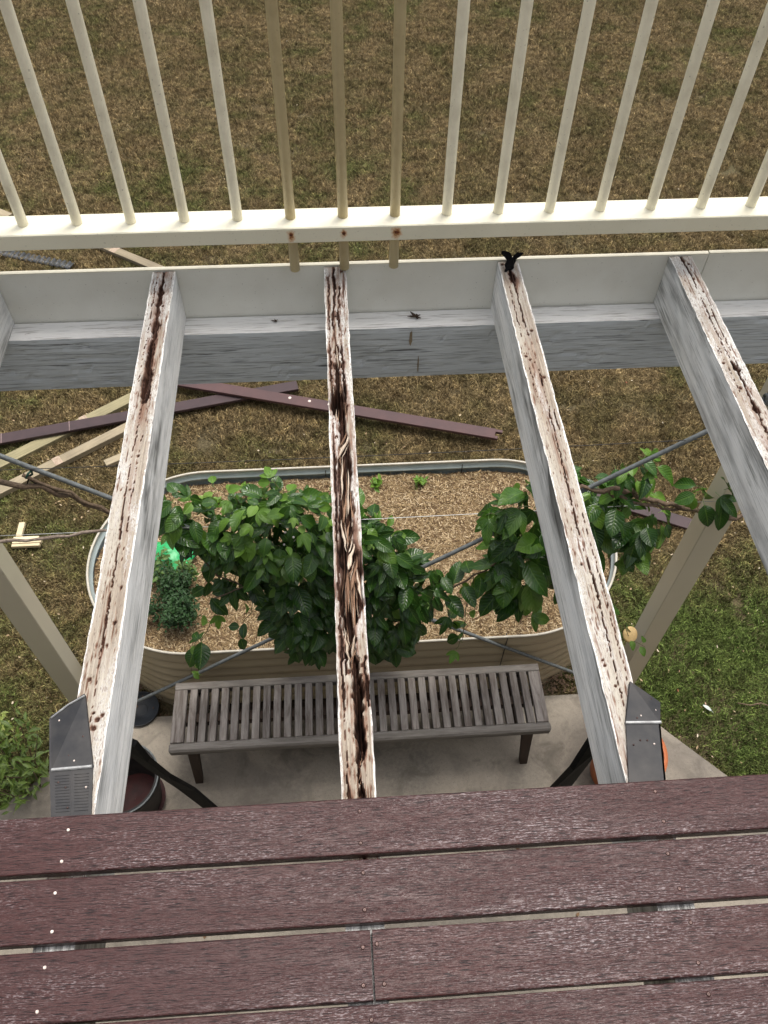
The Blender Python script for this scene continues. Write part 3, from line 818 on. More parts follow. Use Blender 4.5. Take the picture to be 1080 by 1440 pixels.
    # under-deck length and bottom/end faces
    bx = [(x0, -2.28, JT), (x1, -2.28, JT), (x1, Y0, JT), (x0, Y0, JT), (x0, -2.28, JB), (x1, -2.28, JB), (x1, Y0, JB), (x0, Y0, JB),
          (x1, Y1, JB), (x0, Y1, JB), (x0, Y1, JT - .001), (x1, Y1, JT - .001)]
    verts.append(np.array(bx)); cols.append(np.array([[.85, 0, 0, 1]] * len(bx), float))
    faces = np.concatenate(faces).tolist()
    faces += [tuple(base + i for i in f) for f in [(0, 1, 2, 3), (0, 3, 7, 4), (1, 5, 6, 2), (4, 7, 6, 5), (0, 4, 5, 1), (7, 9, 8, 6), (9, 10, 11, 8)]]
    V = np.concatenate(verts); C = np.concatenate(cols)
    me = mesh('joist', V, faces, M_JOIST)
    ca = me.color_attributes.new('wear', 'FLOAT_COLOR', 'POINT')
    ca.data.foreach_set('color', C.astype(np.float32).ravel())
    o = link('deck_joist', me)
    tag(o, label, 'joist', 'deck joists stripped of their boards')
    return o

def ss1(ys, t, side, seed):
    if side == 1:   # mildewed right face
        a = np.exp(-((ys - 1.13) / .16) ** 2 - ((t - .35) / .35) ** 2) * 1.5 + np.exp(-((ys - 1.42) / .18) ** 2 - ((t - .3) / .3) ** 2) * .6 + np.exp(-((ys - .80) / .12) ** 2 - ((t - .5) / .3) ** 2) * .6
        b_ = np.exp(-((ys - .47) / .05) ** 2 - ((t - .1) / .25) ** 2) * .55
        return np.clip((a + b_) * (fbm(ys * 14, np.full_like(ys, t * 9), seed + 5, 3) * 2.4 - .75), 0, 1)
    return np.zeros_like(ys)
def ss3(ys, t, side, seed):
    if side == 0:
        a = np.exp(-((ys - 1.17) / .20) ** 2 - ((t - .18) / .26) ** 2) * 2.4 + np.exp(-((ys - 1.0) / .5) ** 2 - (t / .22) ** 2) * .9
        return np.clip(a * (fbm(ys * 9, np.full_like(ys, t * 14), seed + 5, 3) * 2.6 - .7), 0, 1)
    return np.zeros_like(ys)
def ss4(ys, t, side, seed):
    a = .7 * np.ones_like(ys)
    return np.clip(a * (fbm(ys * 7, np.full_like(ys, t * 9), seed + 5, 3) * 3.0 - 1.2), 0, 1)

ja = make_joist(-0.475, -0.416, J1, 101, lambda U, Y: 0.42 + 0.30 * np.exp(-((Y - 1.0) / .35) ** 2) - 0.1 * U + .25 * np.exp(-((Y - .7) / .2) ** 2), 
                'left joist, tan top with a dark rotten crack at its far end, beside ribbed flashing', ss1)
jb = make_joist(-0.026, 0.031, J2, 202, lambda U, Y: .30 + .5 / (1 + np.exp((Y - .68) / .03)) + .25 * (fbm(U * 3, Y * 4, 9, 3) - .3),
                'middle white joist, badly rotten with a hollowed splintered top right above the bench', finebias=1.5, cw=1.25)
jc = make_joist(0.439, 0.495, J3, 303, lambda U, Y: 0.62 + 0 * U - .12 * (Y < .9),
                'joist with a black rag on its far end and dark streaks down its left face', ss3)
jd = make_joist(0.909, 0.970, J4, 404, lambda U, Y: 0.38 + 0 * U,
                'rightmost visible white joist with small dark splits along its top', ss4)
je = make_joist(-0.942, -0.884, J0, 505, lambda U, Y: 0.4 + 0 * U,
                'white joist just cut off by the left edge of the photo', ss4)

# splinters of the middle joist, each a broken sliver lying in its hollow
def splinter(parent, x, y, z, L, wd, yaw, pitch, bare):
    n = 7; vs = []; fs = []
    r = rnd
    for i in range(n):
        t = i / (n - 1)
        ww = max(wd * .08, wd * .8 * (1 - abs(t - .35) ** 1.2 * 1.3)) * (0.55 + .7 * r.random()) if 0 < i < n - 1 else wd * .10
        hh = wd * .28
        yy = (t - .5) * L
        wob = (r.random() - .5) * wd * .5
        vs += [(wob - ww / 2, yy, 0), (wob + ww / 2, yy, 0), (wob + ww * .25, yy, hh), (wob - ww * .3, yy, hh * (.6 + .5 * r.random()))]
    for i in range(n - 1):
        for k in range(4):
            fs.append((i * 4 + k, i * 4 + (k + 1) % 4, (i + 1) * 4 + (k + 1) % 4, (i + 1) * 4 + k))
    fs += [(3, 2, 1, 0), tuple((n - 1) * 4 + k for k in range(4))]
    M = Matrix.Translation((x, y, z)) @ Matrix.Rotation(yaw, 4, 'Z') @ Matrix.Rotation(pitch, 4, 'X')
    vs = [tuple(M @ Vector(v)) for v in vs]
    me = mesh('splinter', vs, fs, M_SPLP if bare else M_SPL)
    return link('splinter', me, parent)
M_SPL = mat_oldboard('rotten_splinter', (0.30, 0.19, 0.12), (0.12, 0.06, 0.038), (300, 12, 300), 0.85, 'pos', 0.5, (.03, .018, .012))
M_SPLP = mat_oldboard('pale_splinter', (0.62, 0.54, 0.44), (0.34, 0.25, 0.18), (300, 14, 300), 0.8, 'pos', 0.4, (.10, .07, .05))
W = 0.057
for (u, y, dz, L, wd, yaw, pitch, bare) in [
        (.62, 1.185, .002, .115, .009, .34, -.05, 1), (.30, 1.235, .002, .10, .007, .03, .03, 1), (.34, 1.17, .004, .10, .006, -.05, 0, 0), (.70, 1.26, .004, .09, .006, -.06, .04, 0),
        (.42, 1.085, .004, .12, .006, .06, .0, 1), (.62, 1.05, .006, .12, .006, .02, .02, 1), (.72, 1.00, .004, .10, .005, -.04, 0, 0), (.50, 1.02, .006, .10, .006, .10, .03, 0),
        (.38, .935, .003, .075, .007, -.10, .10, 1), (.55, .945, .006, .06, .006, .12, -.06, 0), (.62, .885, .001, .07, .010, .25, -.08, 1), (.70, .845, .002, .08, .008, .18, .02, 0), (.82, .82, .003, .07, .006, -.08, .0, 1),
        (.45, .83, .014, .13, .006, .02, .0, 0), (.55, .80, .018, .15, .006, -.03, .0, 0), (.65, .79, .013, .14, .005, .03, .02, 0), (.38, .80, .010, .10, .005, .05, 0, 0),
        (.33, .69, .004, .07, .006, -.12, .12, 1), (.55, .69, .004, .075, .006, .16, .10, 1), (.66, .675, .007, .05, .006, -.25, 0, 0), (.48, .665, .004, .04, .005, .5, .1, 0),
        (.52, 1.40, .004, .12, .005, .03, .0, 0), (.44, 1.47, .003, .10, .004, -.02, .0, 1), (.56, 1.53, .003, .09, .004, .02, 0, 1), (.24, 1.38, .001, .09, .004, .02, .02, 1), (.58, .455, .002, .03, .004, .3, 0, 0)]:
    for q_ in range(3):
        splinter(jb, -.026 + (u + rnd.uniform(-.10, .10)) * W, y + rnd.uniform(-.03, .03), JT - dz - wd * .3 - rnd.random() * .006, L * rnd.uniform(.4, .8), wd * rnd.uniform(.25, .5), -yaw + rnd.uniform(-.08, .08), pitch, rnd.random() < .3)
    splinter(jb, -.026 + u * W, y, JT - dz - wd * .3, L, wd, -yaw, pitch, bare)

# ================================================================== BEARER, FASCIA, POSTS
def grid_box(name, x0, x1, yf, yb, z0, z1, mats, parent=None):
    """beam with a gently uneven front face (index 1) and top (index 0)"""
    NX, NZ, NY = 700, 14, 6
    xs = np.linspace(x0, x1, NX)
    V = []; F = []; Mi = []
    zz = np.linspace(z0, z1, NZ)
    Xg, Zg = np.meshgrid(xs, zz)
    crack = np.abs(fbm(Xg * 2.3, Zg * 40 + fbm(Xg * 5, Zg * 9, 3, 2) * 2.0, 12, 3) - .5)
    cm = np.clip(1 - crack / .03, 0, 1) * (vnoise(Xg * 3, Zg * 14, 8) > .45)
    Yg = yf + cm * .003 + (fbm(Xg * 8, Zg * 50, 6, 3) - .5) * .002
    ei = np.minimum(np.arange(NZ), np.arange(NZ)[::-1])[:, None]
    Yg = np.where(ei == 0, yf + .0012 + (vnoise(Xg * 30, Zg, 4) - .5) * .002, Yg)
    A = np.stack([Xg, Yg, Zg], -1).reshape(-1, 3)
    ia = np.arange(NX * NZ).reshape(NZ, NX)
    FA = np.stack([ia[:-1, :-1], ia[:-1, 1:], ia[1:, 1:], ia[1:, :-1]], -1).reshape(-1, 4)
    # top grid
    yy = np.linspace(0, 1, NY)
    B = []
    front = Yg[-1]
    for t in yy:
        y = front * (1 - t) + yb * t
        z = z1 + (0 if t in (0, 1) else 1) * ((fbm(xs * 6, np.full_like(xs, t * 9), 15, 3) - .5) * .003)
        B.append(np.stack([xs, y, np.broadcast_to(z, xs.shape)], -1))
    B = np.concatenate(B)
    ib = np.arange(NX * NY).reshape(NY, NX) + len(A)
    FB = np.stack([ib[:-1, :-1], ib[:-1, 1:], ib[1:, 1:], ib[1:, :-1]], -1).reshape(-1, 4)
    C = np.array([(x0, yf + .0012, z0), (x1, yf + .0012, z0), (x1, yb, z0), (x0, yb, z0), (x0, yf + .001, z1), (x1, yf + .001, z1), (x1, yb, z1), (x0, yb, z1)])
    bc = len(A) + len(B)
    FC = [(0, 3, 2, 1), (2, 3, 7, 6), (0, 4, 7, 3), (1, 2, 6, 5)]
    V = np.concatenate([A, B, C])
    F = FA.tolist() + FB.tolist() + [tuple(bc + i for i in f) for f in FC]
    Mi = [1] * len(FA) + [0] * len(FB) + [1] * 4
    return link(name, mesh(name, V, F, mats=mats, fmat=Mi), parent)
bearer = grid_box('bearer_beam', -3.2, 3.2, 1.737, 1.808, -0.360, JB - 0.0005, [M_BTOP, M_BFACE])
tag(bearer, 'long weathered beam under the joist ends, white on top and grey on its cracked front', 'beam')
# drips and a small knot on the front of the beam
def flat_blob(name, cx, cz, rx, rz, y, mat, parent, seed=0, n=18, ax='y'):
    vs = []
    for i in range(n):
        a = 2 * math.pi * i / n
        r = 1 + .18 * math.sin(2 * a + seed) + .12 * math.sin(5 * a + seed * 3)
        vs.append((cx + rx * r * math.cos(a), y, cz + rz * r * math.sin(a)))
    vs2 = [(v[0], y + .0035, v[2]) for v in vs]
    fs = [tuple(range(n))] + [(i, i + n, (i + 1) % n + n, (i + 1) % n) for i in range(n)]
    return link(name, mesh(name, vs + vs2, fs, mat), parent)
flat_blob('drip_stain', .2065, -.215, .0035, .028, 1.7345, M_DRIP, bearer, 1)
flat_blob('drip_stain', .2315, -.312, .0015, .034, 1.7345, M_DRIP, bearer, 2)

fa = MB().box(-3.2, 1.018, 1.8125, 1.823, -0.185, -0.021).build('fascia_board', M_FASCIA)
fa2 = MB().box(1.0205, 3.2, 1.8125, 1.823, -0.185, -0.0195).build('fascia_board', M_FASCIA)
for q, (x0, x1, z) in zip((fa, fa2), ((-3.2, 1.018, -.021), (1.0205, 3.2, -.0195))):
    MB().box(x0, x1, 1.8115, 1.8240, z, z + .0022).build('top_edge', M_FEDGE, q)
tag(fa, 'long smooth cream fascia board across the ends of the joists', 'fascia board')
tag(fa2, 'shorter cream fascia board right of the joint beside the rightmost joist', 'fascia board')

def post(x0, x1, y0, y1, label):
    o = empty('verandah_post', label, 'post', ((x0 + x1) / 2, (y0 + y1) / 2, GROUND), 'cream posts holding up the deck')
    cx, cy = (x0 + x1) / 2, (y0 + y1) / 2
    MB().box(x0 - cx, x1 - cx, y0 - cy, y1 - cy, 0.012, -0.362 - GROUND, bev=.003).build('shaft', M_POST, o)
    MB().box(x0 - cx - .02, x1 - cx + .02, y0 - cy - .02, y1 - cy + .02, -.02, 0.010, bev=.002).build('base_plate', M_ROD, o)
    return o
pl = post(-1.402, -1.300, 1.741, 1.836, 'square cream post on the left edge, its foot hidden by the black flashing')
pr = post(1.388, 1.486, 1.741, 1.836, 'square cream post on the right, rising out of the green grass')

# ================================================================== BALUSTRADE
bal = empty('balustrade', 'cream metal balustrade with round bars and a flat bottom rail above the fascia', 'balustrade', (0, 1.80, 0))
MB().box(-3.2, 3.2, -.046, .040, .088, .131, bev=.0025).build('bottom_rail', M_RAIL, bal)
MB().box(-3.2, 3.2, -.032, .032, .955, .995, bev=.004).build('top_rail', M_RAIL, bal)
vsA, fsA = lathe_data([(.0127, .1315), (.0127, .955)], 16)
me_b = mesh('baluster', vsA, fsA, M_BAL, True)
for k in range(-23, 24):
    x = .0285 + k * .1303
    if k in (-1, 0, 1):
        z0 = (-.0235, -.0225, -.0215)[k + 1]
        vs, fs = lathe_data([(.0, z0), (.0112, z0), (.0127, z0 + .0015), (.0127, .955)], 18)
        o = link('baluster', mesh('baluster_long', vs, fs, M_BALD, True), bal, (x, 0, 0))
        o['label'] = 'tan stained bar that pokes out below the rail'
        # rust bleeding round the fixing in the rail's front face
        v, f = lathe_data([(.0038, 0), (.0034, .0015), (.0018, .0022), (.0001, .0022)], 10)
        o = link('rusty_screw', mesh('rusty_screw', v, f, M_RUST, True), bal, (x, -.0462, .1125))
        o.rotation_euler = (math.pi / 2, 0, 0)
    else:
        o = link('baluster', me_b, bal, (x, 0, 0))

# ================================================================== DECK
deck = empty('deck', 'brown composite decking boards in the foreground with narrow gaps', 'deck', (0, 0, 0))
EDG = [(.3225, .4055), (.2275, .3150), (.1315, .2180), (.0400, .1270)]
y = .0400
while y > -2.2:
    EDG.append((y - .0945, y - .0075)); y -= .0945
SCX = [-1.38, -.912, -.445, .004, .470, .940, 1.41]
vs, fs = [], []
def screw_mesh(mat, r, h):
    v, f = lathe_data([(r, 0), (r * .95, h * .7), (r * .55, h), (0.0001, h * .7)], 10)
    return mesh('screw', v, f, mat, True)
ME_SC = screw_mesh(M_SCREW, .0034, .0013)
ME_SCP = screw_mesh(M_SCREWP, .0024, .0016)
for i, (ya, yb) in enumerate(EDG):
    spans = [(-2.9, 2.9)]
    if i == 2: spans = [(-2.9, .0095), (.0125, 2.9)]
    elif i == 6: spans = [(-2.9, -.446), (-.443, 2.9)]
    elif i == 5: spans = [(-2.9, .939), (.942, 2.9)]
    for (xa, xb) in spans:
        # slightly wandering edges, rounded arrises
        NX = 60
        xs = np.linspace(xa, xb, NX)
        skew = (-.0025 if i < 4 else 0)
        wa = ya + skew * (xs / .6) * .6 + (vnoise(xs * 3, xs * 0, i) - .5) * .0015
        wb = yb + skew * (xs / .6) * .6 + (vnoise(xs * 3, xs * 0, i + 50) - .5) * .0015
        T = .0225; rr = .0022
        prof = [(0, -T), (0, -rr), (.3, -.0006), (1, 0)]
        V = []
        for j in range(NX):
            a, b_ = wa[j], wb[j]
            V += [(xs[j], a, -T), (xs[j], a, -rr), (xs[j], a + rr * .35, -rr * .3), (xs[j], a + rr, 0), (xs[j], b_ - rr, 0), (xs[j], b_ - rr * .35, -rr * .3), (xs[j], b_, -rr), (xs[j], b_, -T)]
        F = []
        for j in range(NX - 1):
            for k in range(8):
                F.append((j * 8 + k, j * 8 + (k + 1) % 8, (j + 1) * 8 + (k + 1) % 8, (j + 1) * 8 + k))
        F = [f[::-1] for f in F]
        F += [tuple(range(8)), tuple((NX - 1) * 8 + k for k in range(8))[::-1]]
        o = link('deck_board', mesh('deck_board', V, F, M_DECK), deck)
        if i < 8:
            for sx in SCX:
                if not (xa + .006 < sx < xb - .006) and not (i == 2 and abs(sx) < .01): continue
                xx = [sx]
                if i == 2 and abs(sx - .004) < .01:
                    xx = [-.004] if xa < -1 else [.0215]
                for x_ in xx:
                    for yy in (ya + .017, yb - .020):
                        jx = (rnd.random() - .5) * .008; jy = (rnd.random() - .5) * .004
                        pale = abs(sx + .445) < .01
                        s_ = link('screw', ME_SCP if pale else ME_SC, o, (x_ + jx, yy + jy, -.0002))
# far under-deck bearer near the house, post stubs
o = MB().box(-3.2, 3.2, -1.55, -1.48, -.36, JB - .0005).build('bearer_beam', M_BFACE)
tag(o, 'second deck beam hidden below the boards near the house', 'beam')

# ================================================================== BLACK FLASHED STUBS AND STRAPS
def stub(name, pts, depth, label, fold):
    """folded black sheet capping a stub joist: pts = list of (x,y,z) around upper facet and lower facet"""
    o = empty(name, label, 'flashing', (pts[0][0], pts[0][1], -.1), 'black flashings beside the outer joists')
    off = Vector(o.location)
    A, B, C, D, E, F_ = [Vector(p) - off for p in pts]
    def slab_(nm, poly, t=.004, skirt=None, mat=M_BLACK):
        nrm = (poly[1] - poly[0]).cross(poly[2] - poly[0]).normalized()
        if nrm.z < 0: nrm = -nrm
        lo = [p - nrm * t for p in poly]
        n = len(poly)
        fs = [tuple(range(n)), tuple(range(2 * n - 1, n - 1, -1))] + [(i, i + n, (i + 1) % n + n, (i + 1) % n) for i in range(n)]
        return link(nm, mesh(nm, [tuple(p) for p in poly + lo], fs, mat), o)
    slab_('sloping_face', [A, B, C, F_])
    slab_('flat_face', [C + Vector((0, -.0005, 0)), D, E, F_ + Vector((0, -.0005, 0))])
    # outer skirt
    Z = Vector((0, 0, -.13))
    slab_('side_skirt', [B, C, C + Z, B + Z * .8], .003)
    slab_('side_skirt', [C, D, D + Z, C + Z], .003)
    slab_('end_skirt', [A, B, B + Z * .8, A + Z * .8], .003)
    # bright worn crease between the two faces, and lip on the far edge
    v, f = tube_data([C + Vector((.001, 0, .0015)), F_ + Vector((-.001, 0, .0015))], .0028, 6)
    link('worn_crease', mesh('worn_crease', v, f, M_WLINE), o)
    if fold:
        v, f = tube_data([B + Vector((.001, -.001, .0015)), (A + B) / 2 + Vector((0, .002, .0015)), A + Vector((0, -.002, .0015))], .0018, 6)
        link('worn_lip', mesh('worn_lip', v, f, M_WLINE), o)
        # shallow ribs pressed in the flat face
        for r_ in range(13):
            t = .12 + r_ * .055
            for (a0, a1) in ((.08, .44), (.56, .92)):
                p = C.lerp(D, t); q = F_.lerp(E, t)
                v, f = tube_data([p.lerp(q, a0) + Vector((0, 0, -.0004)), p.lerp(q, a1) + Vector((0, 0, -.0004))], .0012, 5)
                link('pressed_rib', mesh('rib', v, f, M_BLACK), o)
        p0 = C.lerp(F_, .49); p1 = D.lerp(E, .47)
        v, f = tube_data([p0 + Vector((0, 0, -.0002)), p1 + Vector((0, 0, -.0002))], .0009, 5)
        link('seam', mesh('seam', v, f, M_BLACK), o)
    for q in range(9):
        a, c = rnd.random() * .8 + .1, rnd.random() * .8 + .1
        base = (C.lerp(F_, a)).lerp(D.lerp(E, a), c) if q % 2 else (B.lerp(A, a)).lerp(C.lerp(F_, a), c)
        v, f = lathe_data([(.0018, 0), (.0012, .0012), (.0001, .0015)], 7)
        link('speck', mesh('speck', v, f, M_SCREWP if q % 3 == 0 else M_SCREW), o, base + Vector((0, 0, .0005)))
    return o
stub('black_flashing', [(-.4600, .615, -.016), (-.5160, .583, -.030), (-.4945, .487, -.0185), (-.4757, .400, -.0185), (-.4180, .400, -.0185), (-.4285, .489, -.0185)], .1,
     'folded black metal flashing against the left joist, ribbed with a pale crease, beside the shrub', True)
stub('black_flashing', [(.4870, .584, -.016), (.5350, .548, -.030), (.5200, .507, -.0185), (.4985, .390, -.0185), (.4375, .390, -.0185), (.4615, .510, -.0185)], .1,
     'smooth folded black flashing against the right joist, in front of the orange pot', False)

def strap(pts, widths, thick, label):
    vs, fs = [], []
    pts = [Vector(p) for p in pts]
    for i, p in enumerate(pts):
        t = (pts[min(i + 1, len(pts) - 1)] - pts[max(i - 1, 0)]).normalized()
        sdir = t.cross(Vector((0, 1, 0))).normalized()
        sdir = Vector((0, 1, 0)).cross(t).normalized() if False else t.cross(Vector((.0, -.45, .9))).normalized()
        nn = t.cross(sdir).normalized()
        w_ = widths[i] / 2
        for a, c in ((-1, -1), (1, -1), (1, 1), (-1, 1)):
            vs.append(tuple(p + sdir * w_ * a + nn * thick / 2 * c))
    for i in range(len(pts) - 1):
        for k in range(4):
            fs.append((i * 4 + k, i * 4 + (k + 1) % 4, (i + 1) * 4 + (k + 1) % 4, (i + 1) * 4 + k))
    fs += [(3, 2, 1, 0), tuple((len(pts) - 1) * 4 + k for k in range(4))]
    o = link('brace_strap', mesh('brace_strap', vs, fs, M_BLACKP))
    return tag(o, label, 'brace', 'black braces falling inwards below the joists')
strap([(-.449, .615, -.20), (-.468, .648, -.35), (-.542, .800, -.90), (-.586, .952, -1.5), (-.600, 1.10, -2.3), (-.602, 1.16, -2.67)], [.075, .095, .075, .058, .050, .045], .012,
      'long black brace falling to the slab beside the left joist and the black pot')
strap([(.485, .565, -.20), (.500, .590, -.35), (.600, .735, -.90), (.705, .890, -1.6), (.780, 1.01, -2.2), (.83, 1.09, -2.67)], [.075, .13, .17, .17, .17, .17], .012,
      'wide black brace falling to the slab beside the right joist and bench leg')

# ================================================================== RODS AND WIRES
def rod(p0, p1, r, mat, label, name='tension_rod', cat='rod', grp='crossed bracing rods between the posts'):
    P0, P1 = Vector(p0), Vector(p1)
    pts = [P0.lerp(P1, t / 12) + Vector((0, 0, -.012 * math.sin(math.pi * t / 12))) for t in range(13)]
    o = tube(name, pts, r, mat, None, 8)
    return tag(o, label, cat, grp)
ra = rod((1.386, 1.752, -.53), (-1.298, 1.752, -2.69), .0085, M_ROD, 'galvanised bracing rod falling from upper right to lower left across the garden bed')
rb = rod((-1.298, 1.770, -.50), (1.386, 1.770, -2.70), .0085, M_ROD, 'galvanised bracing rod falling from the upper left, over the bench end, to the lower right')
def wire(z0, z1, y, sag, r, mat, label):
    pts = [(-1.298 + 2.684 * t / 16, y, z0 + (z1 - z0) * t / 16 - sag * math.sin(math.pi * t / 16)) for t in range(17)]
    o = tube('trellis_wire', pts, r, mat, None, 6)
    return tag(o, label, 'wire', 'trellis wires between the posts')
wire(-.715, -.705, 1.750, .012, .0014, M_WIRED, 'thin dark trellis wire crossing just above the far rim of the garden bed')
wire(-1.075, -1.06, 1.752, .008, .0014, M_WIRE, 'thin pale trellis wire crossing over the left mass of vine leaves')

# ================================================================== GARDEN BED
def stadium(cx, cy, hx, r, n_arc=40, n_str=30):
    P = []
    for i in range(n_str): P.append((cx - hx + 2 * hx * i / n_str, cy - r, 0, -1))
    for i in range(n_arc):
        a = -math.pi / 2 + math.pi * i / n_arc
        P.append((cx + hx + r * math.cos(a), cy + r * math.sin(a), math.cos(a), math.sin(a)))
    for i in range(n_str): P.append((cx + hx - 2 * hx * i / n_str, cy + r, 0, 1))
    for i in range(n_arc):
        a = math.pi / 2 + math.pi * i / n_arc
        P.append((cx - hx + r * math.cos(a), cy + r * math.sin(a), math.cos(a), math.sin(a)))
    return P
BX, BY, BHX, BR = 0.045, 2.335, 0.79, 0.545
RIM = -2.10
bed = empty('raised_garden_bed', 'long oval raised garden bed of cream corrugated steel filled with straw mulch', 'garden bed', (BX, BY, GROUND))
ST = stadium(0, 0, BHX, BR)
def corr(name, inset, mat, flip, zt, zb, amp=.0095, waves=8):
    NZ = waves * 12 + 1
    V = []; F = []
    n = len(ST)
    for j in range(NZ):
        t = j / (NZ - 1)
        z = zt + (zb - zt) * t - GROUND
        off = amp * (2 * abs(math.cos(math.pi * waves * (RIM - (zt + (zb - zt) * t)) / (RIM - GROUND))) ** .8 - 1) - inset
        for (x, y, nx, ny) in ST:
            V.append((x + nx * off, y + ny * off, z))
    for j in range(NZ - 1):
        for i in range(n):
            i2 = (i + 1) % n
            f = (j * n + i, (j + 1) * n + i, (j + 1) * n + i2, j * n + i2)
            F.append(f if flip else f[::-1])
    return link(name, mesh(name, V, F, mat, True), bed)
corr('outer_wall', 0, M_BEDOUT, True, RIM, GROUND - .03)
corr('inner_wall', .003, M_BEDIN, False, RIM, GROUND + .3)
# rolled safety edge
n = len(ST)
ring = [(x + nx * .0075, y + ny * .0075, RIM - GROUND + .001) for (x, y, nx, ny) in ST]
V = []; F = []
for i, (x, y, nx, ny) in enumerate(ST):
    for k in range(8):
        a = 2 * math.pi * k / 8
        rr = .0065
        V.append((x + nx * (.0068 + rr * math.cos(a)), y + ny * (.0068 + rr * math.cos(a)), RIM - GROUND + rr * math.sin(a)))
for i in range(n):
    for k in range(8):
        i2 = (i + 1) % n; k2 = (k + 1) % 8
        F.append((i * 8 + k, i * 8 + k2, i2 * 8 + k2, i2 * 8 + k))
link('safety_edge', mesh('safety_edge', V, F, M_BEDCAP, True), bed)
# panel joints with screws
for (xx, side) in ((-.14, 1), (.62, 1), (.0, -1), (.70, -1)):
    b = MB(); b.box(xx - .0022, xx + .0022, side * (BR + .0105) - .001, side * (BR + .0105) + .001, -.02, RIM - GROUND - .01)
    b.box(xx - .0022, xx + .0022, side * (BR - .0145) - .001, side * (BR - .0145) + .001, .42, RIM - GROUND - .003)
    b.build('panel_joint', M_WIRED, bed)
# mulch surface
MZ = -2.185
def mz(x, y):
    return MZ + .045 * (fbm(x * 3 + 9, y * 3 + 4, 5, 3) - .5) + .018 * (fbm(x * 14, y * 14, 8, 2) - .5)
NXg, NYg = 90, 44
gx = np.linspace(BX - BHX - BR, BX + BHX + BR, NXg); gy = np.linspace(BY - BR, BY + BR, NYg)
GX, GY = np.meshgrid(gx, gy)
# squeeze the sheet to the stadium outline
def clampx(X, Y, rr=BR - .004):
    lim = BHX + np.sqrt(np.maximum(rr ** 2 - (Y - BY) ** 2, 0))
    return BX + np.clip(X - BX, -lim, lim)
GY = BY + np.clip(GY - BY, -(BR - .006), BR - .006)
GX = clampx(GX, GY)
V = np.stack([GX, GY, mz(GX, GY)], -1).reshape(-1, 3) - np.array([BX, BY, GROUND])
ii = np.arange(NXg * NYg).reshape(NYg, NXg)
F = np.stack([ii[:-1, :-1], ii[:-1, 1:], ii[1:, 1:], ii[1:, :-1]], -1).reshape(-1, 4)
link('mulch_bed', mesh('mulch_bed', V, F, M_MULCHB, True), bed)
def mulch(count, seed):
    r = np.random.RandomState(seed)
    x = BX + (r.rand(count) * 2 - 1) * (BHX + BR - .01); y = BY + (r.rand(count) * 2 - 1) * (BR - .01)
    lim = BHX + np.sqrt(np.maximum((BR - .012) ** 2 - (y - BY) ** 2, 0))
    k = np.abs(x - BX) < lim
    x = x[k]; y = y[k]; n = len(x)
    L = .005 + .013 * r.rand(n) ** 1.7; w_ = .0008 + .0015 * r.rand(n); a = r.rand(n) * 6.283; tl = (r.rand(n) - .5) * .9
    big = r.rand(n) > .985; L[big] *= 1.9; w_[big] *= 1.5
    z = mz(x, y) + .001 + .010 * r.rand(n)
    c, s = np.cos(a), np.sin(a)
    t = np.stack([c * np.cos(tl), s * np.cos(tl), np.sin(tl)], -1)
    sd_ = np.stack([-s, c, (r.rand(n) - .5) * .8], -1)
    bend = (r.rand(n) - .5)[:, None] * (L * .5)[:, None] * np.stack([-s, c, r.rand(n)], -1)
    P = np.stack([x, y, z], -1)
    Ls = L[:, None]; ws = w_[:, None]
    V = np.stack([P - t * Ls - sd_ * ws, P - t * Ls + sd_ * ws * .4, P + bend + sd_ * ws, P + t * Ls + sd_ * ws * .5, P + t * Ls - sd_ * ws, P + bend - sd_ * ws], 1)
    idx = np.arange(n)[:, None] * 6
    F = np.concatenate([idx + np.array([0, 1, 2, 5]), idx + np.array([5, 2, 3, 4])])
    V = V.reshape(-1, 3) - np.array([BX, BY, GROUND])
    o = link('straw_mulch', mesh('straw_mulch', V, F, M_MULCH), bed)
    tag(o, kind='stuff')
mulch(95000, 5)

